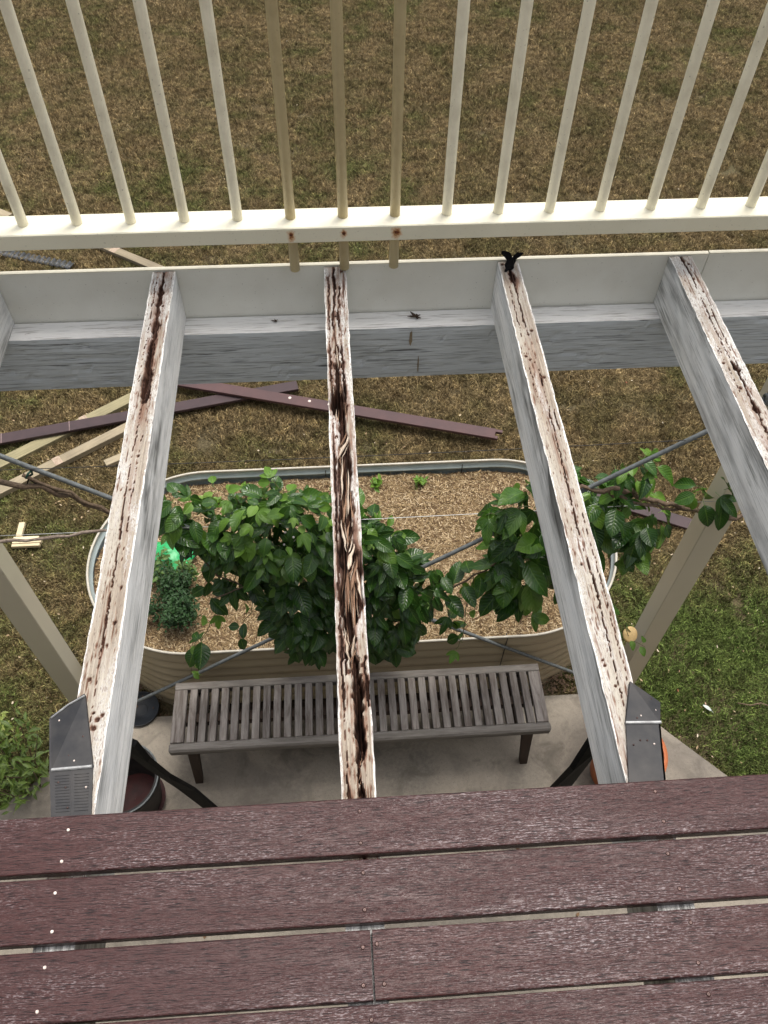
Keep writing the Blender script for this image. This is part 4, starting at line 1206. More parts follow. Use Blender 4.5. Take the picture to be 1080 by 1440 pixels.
# ================================================================== LEAVES
def leaf_mesh(name, mat, L=.09, Wd=.055, seg=8, cup=.25, droop=.35, wave=.05, tip=1.6, lobes=None, seed=0, thick=True):
    r = random.Random(seed)
    V = []; F = []; UV = []
    def lobe(ang, L, Wd, dr):
        b = len(V); nx = 4
        ca, sa = math.cos(ang), math.sin(ang)
        for i in range(seg + 1):
            t = i / seg
            wv = Wd * .5 * (math.sin(math.pi * min(t ** .88, 1)) ** .72) + .0006
            for j in range(-nx // 2, nx // 2 + 1):
                u = j / (nx / 2)
                x = u * wv
                yv = t * L
                z = abs(u) ** 1.5 * wv * cup * 1.6 - dr * L * t * t + wave * L * math.sin(t * 9 + u * 2 + r.random() * .6) * abs(u) * .5
                # quilted between the side veins
                z += .018 * L * math.cos(t * 18 - abs(u) * 3) * (1 - abs(u)) * .6
                V.append((x * ca + yv * sa, -x * sa + yv * ca, z)); UV.append((u * .5 + .5, t))
        m = nx + 1
        for i in range(seg):
            for j in range(nx):
                F.append((b + i * m + j, b + i * m + j + 1, b + (i + 1) * m + j + 1, b + (i + 1) * m + j))
    if lobes:
        for a, s in lobes: lobe(a, L * s, Wd * s, droop * (1 + abs(a) * .3))
    else:
        lobe(0, L, Wd, droop)
    # petiole
    b = len(V)
    for (px, py, pz) in ((-.0009, 0, 0), (.0009, 0, 0), (.0008, -L * .28, -L * .10), (-.0008, -L * .28, -L * .10)):
        V.append((px, py, pz)); UV.append((.5, .01))
    F.append((b, b + 1, b + 2, b + 3))
    me = mesh(name, V, F, mat, True)
    uvl = me.uv_layers.new(name='UVMap')
    li = np.zeros(len(me.loops), dtype=np.int32); me.loops.foreach_get('vertex_index', li)
    uvl.data.foreach_set('uv', np.array(UV, dtype=np.float32)[li].ravel())
    return me, np.array(V), F, np.array(UV)

LEAVES = []
for s in range(7):
    LEAVES.append(leaf_mesh('leaf', M_LEAF, .088 + .012 * (s % 3), .058 + .006 * (s % 2), cup=.10 + .10 * (s % 3), droop=.10 + .15 * (s % 4), wave=.05 + .03 * (s % 2), seed=s))
for s in range(3):
    LEAVES.append(leaf_mesh('leaf', M_LEAF, .098, .040, cup=.15, droop=.2 + .1 * s, lobes=[(0, 1.0), (.75, .72), (-.75, .72)], seed=20 + s))
LEAVESY = []
for s in range(3):
    LEAVESY.append(leaf_mesh('leaf', M_LEAFY, .062, .042, cup=.2, droop=.1 + .15 * s, seed=40 + s))
LEAVESY.append(leaf_mesh('leaf', M_LEAFY, .075, .032, cup=.15, droop=.2, lobes=[(0, 1.0), (.75, .75), (-.75, .75)], seed=48))

def leaf_matrix(p, d, nrm, s, roll=0.0):
    d = Vector(d).normalized(); nrm = Vector(nrm)
    x = d.cross(nrm)
    if x.length < 1e-4: x = d.cross(Vector((1, 0, .1)))
    x.normalize(); z = x.cross(d).normalized()
    R = Matrix((x, d, z)).transposed()
    R = R @ Matrix.Rotation(roll, 3, 'Y')
    return Matrix.Translation(p) @ R.to_4x4() @ Matrix.Scale(s, 4)

class Foliage:
    """collects leaf placements; the nearest become objects, the rest one mesh"""
    def __init__(s): s.items = []
    def add(s, kind, idx, M): s.items.append((kind, idx, M))
    def build(s, parent, limit, stuffname='foliage'):
        camp = Vector((0, 0, 1.28))
        its = sorted(s.items, key=lambda it: (it[2].translation - camp).length)
        its = [(k, i, M, n) for n, (k, i, M) in enumerate(its)]
        near, far = its[:limit], its[limit:]
        inv = Matrix.Translation(-Vector(parent.location))
        for k, i, M, _ in near:
            src = (LEAVES if k == 0 else LEAVESY)[i]
            o = bpy.data.objects.new('leaf', src[0]); COL.objects.link(o); o.parent = parent
            o.matrix_local = inv @ M
        if far:
            for kk, mat in ((0, M_LEAF), (1, M_LEAFY)):
                Vs, Fs, Us, b = [], [], [], 0
                for k, i, M, _ in far:
                    if k != kk: continue
                    src = (LEAVES if k == 0 else LEAVESY)[i]
                    A = np.array(inv @ M)
                    Vs.append(src[1] @ A[:3, :3].T + A[:3, 3]); Us.append(src[3])
                    Fs += [tuple(b + q for q in f) for f in src[2]]; b += len(src[1])
                if not Vs: continue
                me = mesh(stuffname, np.concatenate(Vs), Fs, mat, True)
                uvl = me.uv_layers.new(name='UVMap'); U = np.concatenate(Us)
                li = np.zeros(len(me.loops), dtype=np.int32); me.loops.foreach_get('vertex_index', li)
                uvl.data.foreach_set('uv', U.astype(np.float32)[li].ravel())
                o = link(stuffname, me, parent); tag(o, kind='stuff')

def fill_blob(fo, c, r, count, seed, young=.12, smin=.75, smax=1.2):
    R = random.Random(seed)
    c = Vector(c)
    for i in range(count):
        # shell-biased points in an ellipsoid
        while True:
            v = Vector((R.uniform(-1, 1), R.uniform(-1, 1), R.uniform(-1, 1)))
            if .25 < v.length < 1: break
        v = v.normalized() * (v.length ** .55)
        p = c + Vector((v.x * r[0], v.y * r[1], v.z * r[2]))
        out = Vector((v.x, v.y * 1.0 - .25, v.z * .4))
        d = out * .8 + Vector((R.uniform(-.7, .7), R.uniform(-.6, .5), R.uniform(-.9, .15)))
        nrm = Vector((v.x * .5 + R.uniform(-.4, .4), v.y * .4 - .35 + R.uniform(-.35, .35), .9 + R.uniform(-.3, .2)))
        kind = 1 if R.random() < young * (1.6 if v.z > .2 else .4) else 0
        n_ = len(LEAVES) if kind == 0 else len(LEAVESY)
        fo.add(kind, R.randrange(n_), leaf_matrix(p, d, nrm, R.uniform(smin, smax), R.uniform(-.3, .3)))

def sprig(fo, parent, pts, rad, seed, nleaf, smin=.7, smax=1.05, young=.3, mat=None):
    R = random.Random(seed)
    P = [Vector(p) for p in pts]
    # densify with wobble
    Q = []
    for i in range(len(P) - 1):
        for k in range(4):
            q = P[i].lerp(P[i + 1], k / 4)
            Q.append(q + Vector((R.uniform(-1, 1), R.uniform(-1, 1), R.uniform(-1, 1))) * .008)
    Q.append(P[-1])
    off = Vector(parent.location)
    tube('stem', [q - off for q in Q], [rad * (1 - .5 * i / len(Q)) for i in range(len(Q))], mat or M_GSTEM, parent, 6)
    for i in range(nleaf):
        t = (i + .6) / nleaf * (len(Q) - 1)
        k = min(int(t), len(Q) - 2)
        p = Q[k].lerp(Q[k + 1], t - k)
        tg = (Q[k + 1] - Q[k]).normalized()
        sd_ = tg.cross(Vector((0, 0, 1)))
        if sd_.length < .1: sd_ = Vector((1, 0, 0))
        sd_.normalize()
        d = sd_ * (1 if i % 2 else -1) + tg * R.uniform(.1, .7) + Vector((0, 0, R.uniform(-.6, .1)))
        p = p + d.normalized() * .018
        kind = 1 if R.random() < young else 0
        n_ = len(LEAVES) if kind == 0 else len(LEAVESY)
        fo.add(kind, R.randrange(n_), leaf_matrix(p, d, (R.uniform(-.4, .4), -.45 + R.uniform(-.3, .3), 1), R.uniform(smin, smax), R.uniform(-.3, .3)))

# vine A: big clump hanging in the middle ---------------------------
va = empty('passionfruit_vine', 'dense glossy green vine hanging from the wires over the middle of the garden bed', 'vine', (-.1, 1.75, -1.2), 'passionfruit vines on the trellis')
fo = Foliage()
fill_blob(fo, (-.24, 1.74, -1.11), (.24, .14, .17), 300, 1, .34, .5, .98)
fill_blob(fo, (-.56, 1.76, -.97), (.09, .07, .05), 26, 33, .2, .5, .9)
fill_blob(fo, (.03, 1.75, -1.16), (.08, .09, .12), 60, 34, .2, .5, .95)
fill_blob(fo, (-.17, 1.71, -1.55), (.14, .12, .42), 250, 2, .03, .65, 1.05)
fill_blob(fo, (-.46, 1.78, -1.13), (.15, .11, .10), 80, 3, .22, .55, .95)
fill_blob(fo, (.05, 1.75, -1.30), (.16, .13, .20), 160, 4, .14, .55, 1.0)
fill_blob(fo, (.14, 1.71, -1.62), (.16, .12, .36), 230, 5, .04, .6, 1.0)
fill_blob(fo, (.29, 1.71, -1.46), (.11, .09, .08), 34, 6, .08, .6, 1.0)
fill_blob(fo, (-.42, 1.74, -1.34), (.09, .08, .10), 24, 26, .12, .6, 1.0)
sprig(fo, va, [(.25, 1.70, -1.55), (.40, 1.68, -1.50), (.54, 1.68, -1.34), (.62, 1.68, -1.18)], .006, 7, 12, .8, 1.1, .1, M_STEM)
sprig(fo, va, [(.50, 1.69, -1.38), (.49, 1.67, -1.62), (.50, 1.67, -1.86), (.47, 1.66, -1.95)], .002, 8, 7, .8, 1.05, .45)
sprig(fo, va, [(.40, 1.69, -1.55), (.42, 1.67, -1.70), (.46, 1.66, -1.80)], .002, 28, 5, .7, 1.0, .2)
sprig(fo, va, [(-.42, 1.70, -1.30), (-.52, 1.68, -1.52), (-.62, 1.66, -1.74), (-.66, 1.66, -1.80)], .0022, 9, 7, .8, 1.15, .15)
sprig(fo, va, [(-.64, 1.66, -1.74), (-.70, 1.64, -1.92), (-.72, 1.64, -2.04)], .0015, 10, 6, .5, .7, .9)
sprig(fo, va, [(-.34, 1.70, -1.40), (-.42, 1.67, -1.62), (-.47, 1.66, -1.74)], .002, 11, 5, .6, .95, .2)
sprig(fo, va, [(-.35, 1.80, -1.02), (-.42, 1.82, -.98), (-.47, 1.84, -.95)], .002, 12, 6, .7, 1.0, .9)
sprig(fo, va, [(-.18, 1.80, -1.0), (-.22, 1.82, -.96), (-.26, 1.84, -.94)], .002, 13, 6, .7, 1.0, .9)
sprig(fo, va, [(-.55, 1.76, -1.12), (-.62, 1.73, -1.06), (-.64, 1.72, -1.02)], .002, 14, 8, .8, 1.1, .5)
sprig(fo, va, [(-.50, 1.78, -1.28), (-.54, 1.74, -1.38), (-.56, 1.70, -1.48)], .002, 15, 5, .6, .9, .1)
fo.build(va, 297)
off = Vector(va.location)
def vstem(par, pts, r, mat=M_STEM, seed=0, n=7):
    R = random.Random(seed); off = Vector(par.location)
    Q = []
    P = [Vector(p) for p in pts]
    for i in range(len(P) - 1):
        for k in range(5):
            Q.append(P[i].lerp(P[i + 1], k / 5) + Vector((R.uniform(-1, 1), R.uniform(-1, 1), R.uniform(-1, 1))) * r * 1.1)
    Q.append(P[-1])
    return tube('stem', [q - off for q in Q], [r * R.uniform(.8, 1.25) for q in Q], mat, par, n)
vstem(va, [(-1.30, 1.75, -.745), (-1.0, 1.745, -.80), (-.80, 1.745, -.96), (-.66, 1.75, -1.08), (-.50, 1.75, -1.16), (-.2, 1.75, -1.25), (.1, 1.74, -1.4)], .0085, seed=1)
vstem(va, [(-1.05, 1.745, -.74), (-.92, 1.74, -.84), (-.78, 1.74, -.985), (-.64, 1.75, -1.12), (-.44, 1.75, -1.15)], .006, seed=2)
vstem(va, [(-1.30, 1.745, -1.10), (-1.12, 1.745, -1.105), (-.90, 1.745, -1.07), (-.72, 1.745, -1.05), (-.6, 1.75, -1.06)], .0058, mat_plain('dry_tendril', (.30, .24, .19), .8, 0, (.17, .13, .10), 90, .4), seed=3)
vstem(va, [(-.05, 1.74, -1.35), (.02, 1.78, -1.8), (.02, 1.84, -2.2)], .010, seed=4)
vstem(va, [(-.58, 1.74, -1.16), (-.50, 1.70, -1.32), (-.38, 1.68, -1.40)], .003, seed=6)
vstem(va, [(-.30, 1.70, -1.22), (-.38, 1.66, -1.34), (-.52, 1.66, -1.42)], .0025, seed=7)
vstem(va, [(-.40, 1.74, -1.25), (-.36, 1.72, -1.42), (-.26, 1.72, -1.50)], .003, seed=5)
b = MB()
for q in range(9):
    v, f = lathe_data([(.0001, .005), (.004, .002), (.004, -.002), (.0001, -.005)], 8)
    px, py, pz = -.195 + rnd.uniform(-.03, .04), 1.66 + rnd.uniform(-.02, .02), -1.03 + rnd.uniform(-.05, .03)
    b.add([(x + px + .1, y + py - 1.75, z + pz + 1.2) for x, y, z in v], f)
b.build('white_bud_cluster', M_FLOWER, va, True)

# vine B: right-hand clump and branch --------------------------------
vb = empty('passionfruit_vine', 'vine with a bare woody branch reaching the right post, leaves drooping round the right joist', 'vine', (.8, 1.75, -1.2), 'passionfruit vines on the trellis')
fo = Foliage()
fill_blob(fo, (.70, 1.73, -1.06), (.15, .11, .14), 42, 51, .05, .85, 1.3)
fill_blob(fo, (.68, 1.71, -1.34), (.11, .09, .22), 46, 52, .02, .95, 1.4)
fill_blob(fo, (.93, 1.78, -1.13), (.16, .12, .17), 80, 53, .10, .75, 1.15)
fill_blob(fo, (1.10, 1.76, -1.14), (.13, .10, .13), 48, 54, .25, .7, 1.05)
fill_blob(fo, (.90, 1.74, -1.38), (.09, .08, .15), 22, 55, .08)
fill_blob(fo, (1.12, 1.74, -1.30), (.08, .07, .09), 18, 56, .4, .7, 1.0)
fill_blob(fo, (1.06, 1.82, -.92), (.10, .06, .05), 18, 57, .5, .6, .95)
fill_blob(fo, (1.33, 1.73, -.98), (.07, .05, .06), 9, 58, .3, .8, 1.1)
sprig(fo, vb, [(.70, 1.70, -1.50), (.73, 1.68, -1.62), (.76, 1.67, -1.72)], .002, 61, 6, .9, 1.35, 0)
sprig(fo, vb, [(.66, 1.72, -1.0), (.57, 1.70, -.98), (.50, 1.69, -1.0)], .002, 62, 5, .9, 1.3, 0)
sprig(fo, vb, [(1.05, 1.70, -1.60), (1.18, 1.68, -1.82), (1.27, 1.665, -1.96), (1.36, 1.66, -2.04)], .002, 63, 9, .7, 1.0, .6)
sprig(fo, vb, [(.98, 1.72, -1.40), (1.06, 1.70, -1.60), (1.10, 1.69, -1.70)], .002, 64, 2, .7, 1.0, .4)
fo.build(vb, 297)
vstem(vb, [(.70, 1.72, -1.06), (.86, 1.745, -.945), (.98, 1.74, -.945), (1.10, 1.735, -1.01), (1.22, 1.735, -1.05), (1.36, 1.73, -1.10), (1.45, 1.728, -1.14), (1.60, 1.73, -1.10)], .0085, seed=11)
vstem(vb, [(.95, 1.74, -.965), (1.06, 1.73, -1.02), (1.18, 1.73, -1.06), (1.26, 1.73, -1.07)], .0055, seed=12)
vstem(vb, [(.84, 1.745, -.955), (.80, 1.78, -1.3), (.84, 1.86, -1.9), (.86, 1.95, -2.2)], .008, seed=13)
vstem(vb, [(.66, 1.72, -1.08), (.66, 1.70, -1.3), (.70, 1.70, -1.5)], .003, M_GSTEM, seed=14)

# ================================================================== SMALL-LEAVED SHRUBS
def small_leaf(mat, L, Wd, seed):
    return leaf_mesh('small_leaf', mat, L, Wd, seg=3, cup=.3, droop=.2, wave=0, seed=seed)
def shrub(name, label, cat, base, height, rad, count, mat, L, Wd, seed, stems=9, groupshape=None):
    R = random.Random(seed)
    o = empty(name, label, cat, base)
    src = [small_leaf(mat, L * s, Wd * s, seed + i) for i, s in enumerate((.8, 1.0, 1.2))]
    Vs, Fs, Us, b = [], [], [], 0
    MBs = MB()
    for s in range(stems):
        a = R.random() * 6.28; rr = rad * math.sqrt(R.random())
        top = Vector((math.cos(a) * rr, math.sin(a) * rr, height * R.uniform(.55, 1.05)))
        root = Vector((math.cos(a) * rr * .25, math.sin(a) * rr * .25, 0))
        mid = root.lerp(top, .5) + Vector((R.uniform(-1, 1), R.uniform(-1, 1), 0)) * rad * .12
        pts = [root, mid, top]
        v, f = tube_data(pts, [.004, .003, .0012], 5); MBs.add(v, f)
        n_ = count // stems
        for i in range(n_):
            t = R.uniform(.18, 1.0)
            p = (root.lerp(mid, t * 2) if t < .5 else mid.lerp(top, t * 2 - 1))
            sp = rad * .30 * (1.1 - t * .5)
            p = p + Vector((R.gauss(0, 1), R.gauss(0, 1), R.gauss(0, .6))) * sp * .55
            d = Vector((R.uniform(-1, 1), R.uniform(-1, 1), R.uniform(-.2, .9)))
            M = leaf_matrix(p, d, (R.uniform(-.5, .5), R.uniform(-.7, .3), 1), R.uniform(.7, 1.2))
            A = np.array(M); sm = src[R.randrange(3)]
            Vs.append(sm[1] @ A[:3, :3].T + A[:3, 3]); Us.append(sm[3])
            Fs += [tuple(b + q for q in ff) for ff in sm[2]]; b += len(sm[1])
    MBs.build('stems', M_STEM, o)
    me = mesh('foliage', np.concatenate(Vs), Fs, mat, True)
    uvl = me.uv_layers.new(name='UVMap'); U = np.concatenate(Us)
    li = np.zeros(len(me.loops), dtype=np.int32); me.loops.foreach_get('vertex_index', li)
    uvl.data.foreach_set('uv', U.astype(np.float32)[li].ravel())
    f_ = link('foliage', me, o); tag(f_, kind='stuff')
    return o
M_SHL = mat_leaf('shrub_leaf', (0.05, 0.10, 0.015), (0.13, 0.20, 0.03), (0.40, 0.44, 0.13), 0.3, 0.25)
shrub('leafy_shrub', 'small-leaved green shrub growing beside the left black flashing', 'shrub', (-1.60, 1.44, GROUND + .02), .62, .27, 470, M_SHL, .046, .016, 3, 17)
shrub('leafy_shrub', 'low sparse green shrub with thin shoots behind the denser one, at the left edge', 'shrub', (-1.86, 1.72, GROUND), .34, .20, 420, M_SHL, .032, .013, 5, 12)
shrub('herb_bush', 'dark fine-leaved bush in the left end of the garden bed below the green plastic', 'bush', (-.865, 2.06, MZ), .22, .17, 2600, M_LEAFD, .017, .010, 8, 26)
shrub('herb_bush', 'mid green soft bush between the dark bush and the green plastic', 'bush', (-.86, 2.22, MZ), .20, .12, 520, mat_leaf('herb_leaf', (.05, .10, .02), (.08, .15, .03), (.12, .2, .05), .45, .2), .024, .014, 12, 14)
for i, (x, y, lab) in enumerate([(-.70, 2.73, 'yellow-green seedling in the far left corner of the mulch'), (-.34, 2.71, 'larger green seedling in the mulch behind the left vine leaves'), (.18, 2.80, 'small green seedling in the mulch just right of the middle joist'),
                                 (.425, 2.80, 'tiny upright green seedling near the far rim, halfway to the right joist'), (-.03, 2.74, 'flat pale green seedling hidden partly behind the middle joist'), (-.52, 2.80, 'thin seedling by the far rim of the mulch, second from the left')]):
    shrub('seedling', lab, 'seedling', (x, y, MZ + .005), .055 + .02 * (i == 1), .045 + .03 * (i == 1) - .015 * (i in (2, 3, 5)), 26, M_LEAFY, .034, .018, 30 + i, 5)['group'] = 'seedlings in the straw mulch'

# ================================================================== BENCH
bn = empty('garden_bench', 'long backless slatted bench of silvered timber in front of the garden bed', 'bench', (.033, 1.545, SLAB))
bx0, bx1, by0, by1 = -.872, .872, -.172, .172
zt = -2.262 - SLAB
MB().box(bx0, bx1, by1 - .038, by1, zt - .045, zt, bev=.004).build('back_rail', M_BENCHX, bn)
MB().box(bx0 - .004, bx1 + .004, by0 + .006, by0 + .048, zt - .050, zt, bev=.008).build('front_rail', M_BENCHX, bn)
MB().box(bx0 + .001, bx0 + .060, by0 + .049, by1 - .039, zt - .030, zt - .001, bev=.002).build('end_board', M_BENCH, bn)
MB().box(bx1 - .056, bx1 - .001, by0 + .049, by1 - .039, zt - .030, zt - .001, bev=.002).build('end_board', M_BENCH, bn)
NS_ = 33
pitch = (bx1 - .060 - bx0 - .064) / NS_
sl = MB().box(-.0165, .0165, by0 + .047, by1 - .037, -.042, 0, bev=.0018)
me_s = mesh('slat', sl.v, sl.f, M_BENCH)
for i in range(NS_):
    o = link('slat', me_s, bn, (bx0 + .068 + pitch * (i + .5) - .002, 0, zt - .0025 - rnd.random() * .002))
    o.rotation_euler = (0, rnd.uniform(-.03, .03), rnd.uniform(-.006, .006))
MB().box(bx0 + .05, bx1 - .05, -.02, .02, zt - .07, zt - .026).build('centre_rail', M_BLEG, bn)
for sx in (-1, 1):
    MB().box(sx * .745 - .02, sx * .745 + .02, by0 + .03, by1 - .03, zt - .105, zt - .047).build('cross_rail', M_BLEG, bn)
    for sy in (-1, 1):
        xt = sx * .775; yt = sy * .135
        b = MB(); 
        v0 = [(xt - .024, yt - .02, zt - .047), (xt + .024, yt - .02, zt - .047), (xt + .024, yt + .02, zt - .047), (xt - .024, yt + .02, zt - .047)]
        xb, yb_ = xt + sx * .03, yt + sy * .02
        v1 = [(xb - .018, yb_ - .016, 0), (xb + .018, yb_ - .016, 0), (xb + .018, yb_ + .016, 0), (xb - .018, yb_ + .016, 0)]
        b.add(v0 + v1, [(0, 1, 2, 3), (7, 6, 5, 4), (0, 4, 5, 1), (1, 5, 6, 2), (2, 6, 7, 3), (3, 7, 4, 0)])
        b.build('leg', M_BLEG, bn)

# ================================================================== POTS AND SMALL THINGS
def pot(name, label, loc, r, h, mat, inner, soil):
    o = empty(name, label, 'pot', loc)
    v, f = lathe_data([(r * .05, 0), (r * .68, 0), (r * .72, .01), (r * .93, h * .86), (r * 1.0, h * .86), (r * 1.02, h), (r * .92, h)], 40)
    link('pot_body', mesh('pot_body', v, f, mat, True), o)
    v, f = lathe_data([(r * .92, h), (r * .88, h * .82), (r * .84, h * .6)], 40)
    link('pot_lining', mesh('pot_lining', v, f, inner, True), o)
    v, f = lathe_data([(r * .855, soil), (r * .4, soil + .01), (.001, soil + .004)], 40)
    link('pot_floor', mesh('pot_floor', v, f, inner if soil < .1 else M_SOIL, True), o)
    return o
pot('terracotta_pot', 'orange terracotta pot behind the right black flashing', (1.285, 1.30, SLAB), .172, .30, M_TERRA, M_TERRA, .22)
pp = pot('glazed_pot', 'large black pot with a maroon lining half hidden behind the left joist', (-1.06, 1.30, SLAB), .165, .34, M_MAROON, M_MAROON2, .05)
v, f = lathe_data([(.168, .341), (.1685, .3435), (.164, .3445), (.161, .342)], 48)
link('pale_rim_line', mesh('rim', v, f, M_ROD, True), pp)
o = empty('plant_saucer', 'flat black plastic saucer on the ground left of the bench', 'saucer', (-1.10, 1.775, SLAB + .002))
v, f = lathe_data([(.001, .004), (.080, .004), (.090, .020), (.095, .022), (.094, .012), (.082, 0), (.001, 0)], 32)
link('dish', mesh('dish', v, f, M_DISH, True), o)
v, f = lathe_data([(.030, .0042), (.032, .006), (.034, .0042)], 24)
link('ring', mesh('ring', v, f, M_DISH, True), o)

# green plastic sheet crumpled on the mulch
NG = 22
V = []; F = []
for j in range(NG):
    for i in range(NG):
        u, v_ = i / (NG - 1) * 2 - 1, j / (NG - 1) * 2 - 1
        # squircle outline
        rr = max(abs(u), abs(v_)); ll = math.hypot(u, v_)
        s = rr / ll if ll > 0 else 1
        ux, vy = u * (.35 + .65 * s), v_ * (.35 + .65 * s)
        ed = 1 + .10 * math.sin(5 * math.atan2(v_, u) + 1) * rr
        z = .035 * fbm(np.array(u * 2.2 + 3), np.array(v_ * 2.2 + 5), 9, 3) + .05 * (1 - rr ** 2)
        V.append((ux * .12 * ed, vy * .115 * ed, float(z)))
for j in range(NG - 1):
    for i in range(NG - 1):
        a = j * NG + i
        F.append((a, a + 1, a + NG + 1, a + NG))
me = mesh('green_plastic', V, F, M_GREEN, True)
o = link('green_plastic_sheet', me, None, (-.900, 2.365, MZ + .03)); tag(o, 'bright green crumpled plastic sheet lying at the left end of the garden bed', 'plastic sheet')
md = o.modifiers.new('thick', 'SOLIDIFY'); md.thickness = .003

# pale yellow disc
v, f = lathe_data([(.001, .008), (.030, .0075), (.036, .004), (.037, 0), (.036, -.004), (.001, -.006)], 32)
o = link('yellow_disc', mesh('yellow_disc', v, f, M_YEL, True), None, (1.265, 1.675, -1.935))
o.rotation_euler = (math.radians(35), math.radians(18), 0)
tag(o, 'pale yellow round disc hanging beside the right joist by young leaves', 'disc')
# white plastic tag near the right vine
b = MB().box(-.012, .012, -.0008, .0008, -.09, .05, bev=0)
o = b.build('white_tag', mat_plain('white_plastic', (.72, .74, .74), .4)); o.location = (1.02, 1.80, -1.33); o.rotation_euler = (.3, .35, .3)
tag(o, 'narrow white plastic strip showing between the right vine leaves', 'plastic strip')

# black rag on the third joist end
def rag():
    o = empty('black_rag', 'knotted black rag caught on the far end of the joist by the rail', 'rag', (.470, 1.795, JT))
    def lobe(pts, ws, seed):
        R = random.Random(seed); vs = []; fs = []
        for i, (p, w_) in enumerate(zip(pts, ws)):
            for k in range(6):
                a = 2 * math.pi * k / 6
                q = Vector(p) + Vector((math.cos(a) * w_, math.sin(a) * w_ * .35, math.sin(a) * w_ * .5)) * R.uniform(.7, 1.2)
                vs.append(tuple(q))
        for i in range(len(pts) - 1):
            for k in range(6):
                fs.append((i * 6 + k, i * 6 + (k + 1) % 6, (i + 1) * 6 + (k + 1) % 6, (i + 1) * 6 + k))
        fs += [tuple(range(6))[::-1], tuple((len(pts) - 1) * 6 + k for k in range(6))]
        return mesh('lobe', vs, fs, M_RAG)
    link('left_ear', lobe([(0, 0, .012), (-.006, .004, .022), (-.014, .008, .032), (-.020, .010, .035)], (.009, .010, .012, .006), 1), o)
    link('right_ear', lobe([(.002, 0, .012), (.012, .004, .020), (.022, .006, .028), (.029, .008, .030)], (.008, .008, .010, .005), 2), o)
    link('knot', lobe([(-.002, -.022, .005), (-.004, -.012, .010), (0, 0, .014), (.004, .008, .012)], (.010, .017, .014, .008), 3), o)
    link('tail', lobe([(.002, -.01, .010), (-.010, -.022, .006), (-.016, -.030, .003)], (.010, .008, .004), 4), o)
    return o
rag()
# debris on the beam ledge
def ledge_debris(x, y, s, label, seed):
    R = random.Random(seed); o = empty('dead_leaf_clump', label, 'dead leaves', (x, y, JB), 'dead leaf clumps on the beam ledge')
    for i in range(7):
        pts = []
        a = R.random() * 3.14; l = s * R.uniform(.5, 1.2)
        c = Vector((R.uniform(-.6, .6) * s, R.uniform(-.35, .35) * s, .002 + R.random() * s * .25))
        dirv = Vector((math.cos(a), math.sin(a) * .5, R.uniform(-.1, .3)))
        vs = []
        for t in (-1, -.3, .3, 1):
            wv = l * .28 * (1 - abs(t) * .8)
            p = c + dirv * l * t + Vector((0, 0, .15 * l * t * t))
            vs += [tuple(p + Vector((-math.sin(a) * wv, math.cos(a) * wv, 0))), tuple(p - Vector((-math.sin(a) * wv, math.cos(a) * wv, -.3 * wv)))]
        link('dead_leaf', mesh('dead_leaf', vs, [(0, 1, 3, 2), (2, 3, 5, 4), (4, 5, 7, 6)], M_DEAD), o)
    return o
M_DEAD = mat_plain('dead_leaf', (.075, .045, .028), .7, 0, (.03, .02, .014), 150, .3)
ledge_debris(.222, 1.780, .017, 'dark brown dead leaf clump on the white ledge right of the middle joist', 3)
ledge_debris(-.170, 1.779, .008, 'small speckle of dead leaf on the white ledge left of the middle joist', 5)
# cable tie
o = empty('green_tie', 'dark green tie binding the vine stem to the rod at upper left', 'tie', (-1.03, 1.757, -.755))
tube('loop', [(-.012, 0, -.014), (-.004, -.012, 0), (.006, -.006, .014), (.012, .01, .010), (.008, .012, -.010), (-.012, 0, -.016)], .004, mat_plain('green_tie', (.015, .07, .05), .5), o, 6)
tube('tail', [(0, -.008, -.01), (-.010, -.012, -.03), (-.022, -.012, -.040)], .0025, M_RAG, o, 5)
tube('tail', [(0, -.008, -.01), (.014, -.012, -.028), (.026, -.012, -.032)], .0025, M_RAG, o, 5)

# ================================================================== LYING BOARDS ON THE LAWN
def plank(name, p0, p1, wd, th, mat, label, cat, z=GROUND + .03, group=None, tilt=0.0, bands=()):
    a = Vector((p0[0], p0[1], 0)); c = Vector((p1[0], p1[1], 0))
    d = c - a; L = d.length
    o = empty(name, label, cat, ((a.x + c.x) / 2, (a.y + c.y) / 2, z), group)
    o.rotation_euler = (0, tilt, math.atan2(d.y, d.x))
    b = MB().box(-L / 2, L / 2, -wd / 2, wd / 2, 0, th, bev=.002)
    b.build('board', mat, o)
    for (t, ww, m) in bands:
        MB().box(-L / 2 + L * t - ww / 2, -L / 2 + L * t + ww / 2, -wd / 2 - .001, wd / 2 + .001, th - .002, th + .0015).build('worn_mark', m, o)
    return o
G1 = 'old boards thrown on the lawn'
M_MARK = mat_plain('fixing_mark', (.30, .22, .16), .8, 0, (.45, .36, .27), 60, .1)
M_PMARK = mat_plain('pale_fixing_line', (.24, .17, .16), .7, 0, None, 60, .1)
plank('decking_offcut', (-2.95, 3.58), (-.29, 4.13), .088, .022, M_OLDP, 'long dark purple decking board crossing behind the left joist', 'board', GROUND + .060, G1, bands=[(.27, .006, M_PMARK), (.43, .006, M_PMARK), (.62, .006, M_PMARK)])
ob = plank('decking_offcut', (-1.20, 4.21), (1.02, 3.57), .088, .022, M_REDP, 'long reddish decking board on the lawn running behind the middle joist, broken right end', 'board', GROUND + .088, G1)
for t in (.36, .42, .48):
    v, f = lathe_data([(.011, 0), (.008, .002), (.001, .0022)], 10)
    link('pale_screw_mark', mesh('mark', v, f, M_SCREWP, True), ob, (-1.155 + 2.31 * t + .06, .012, .022))
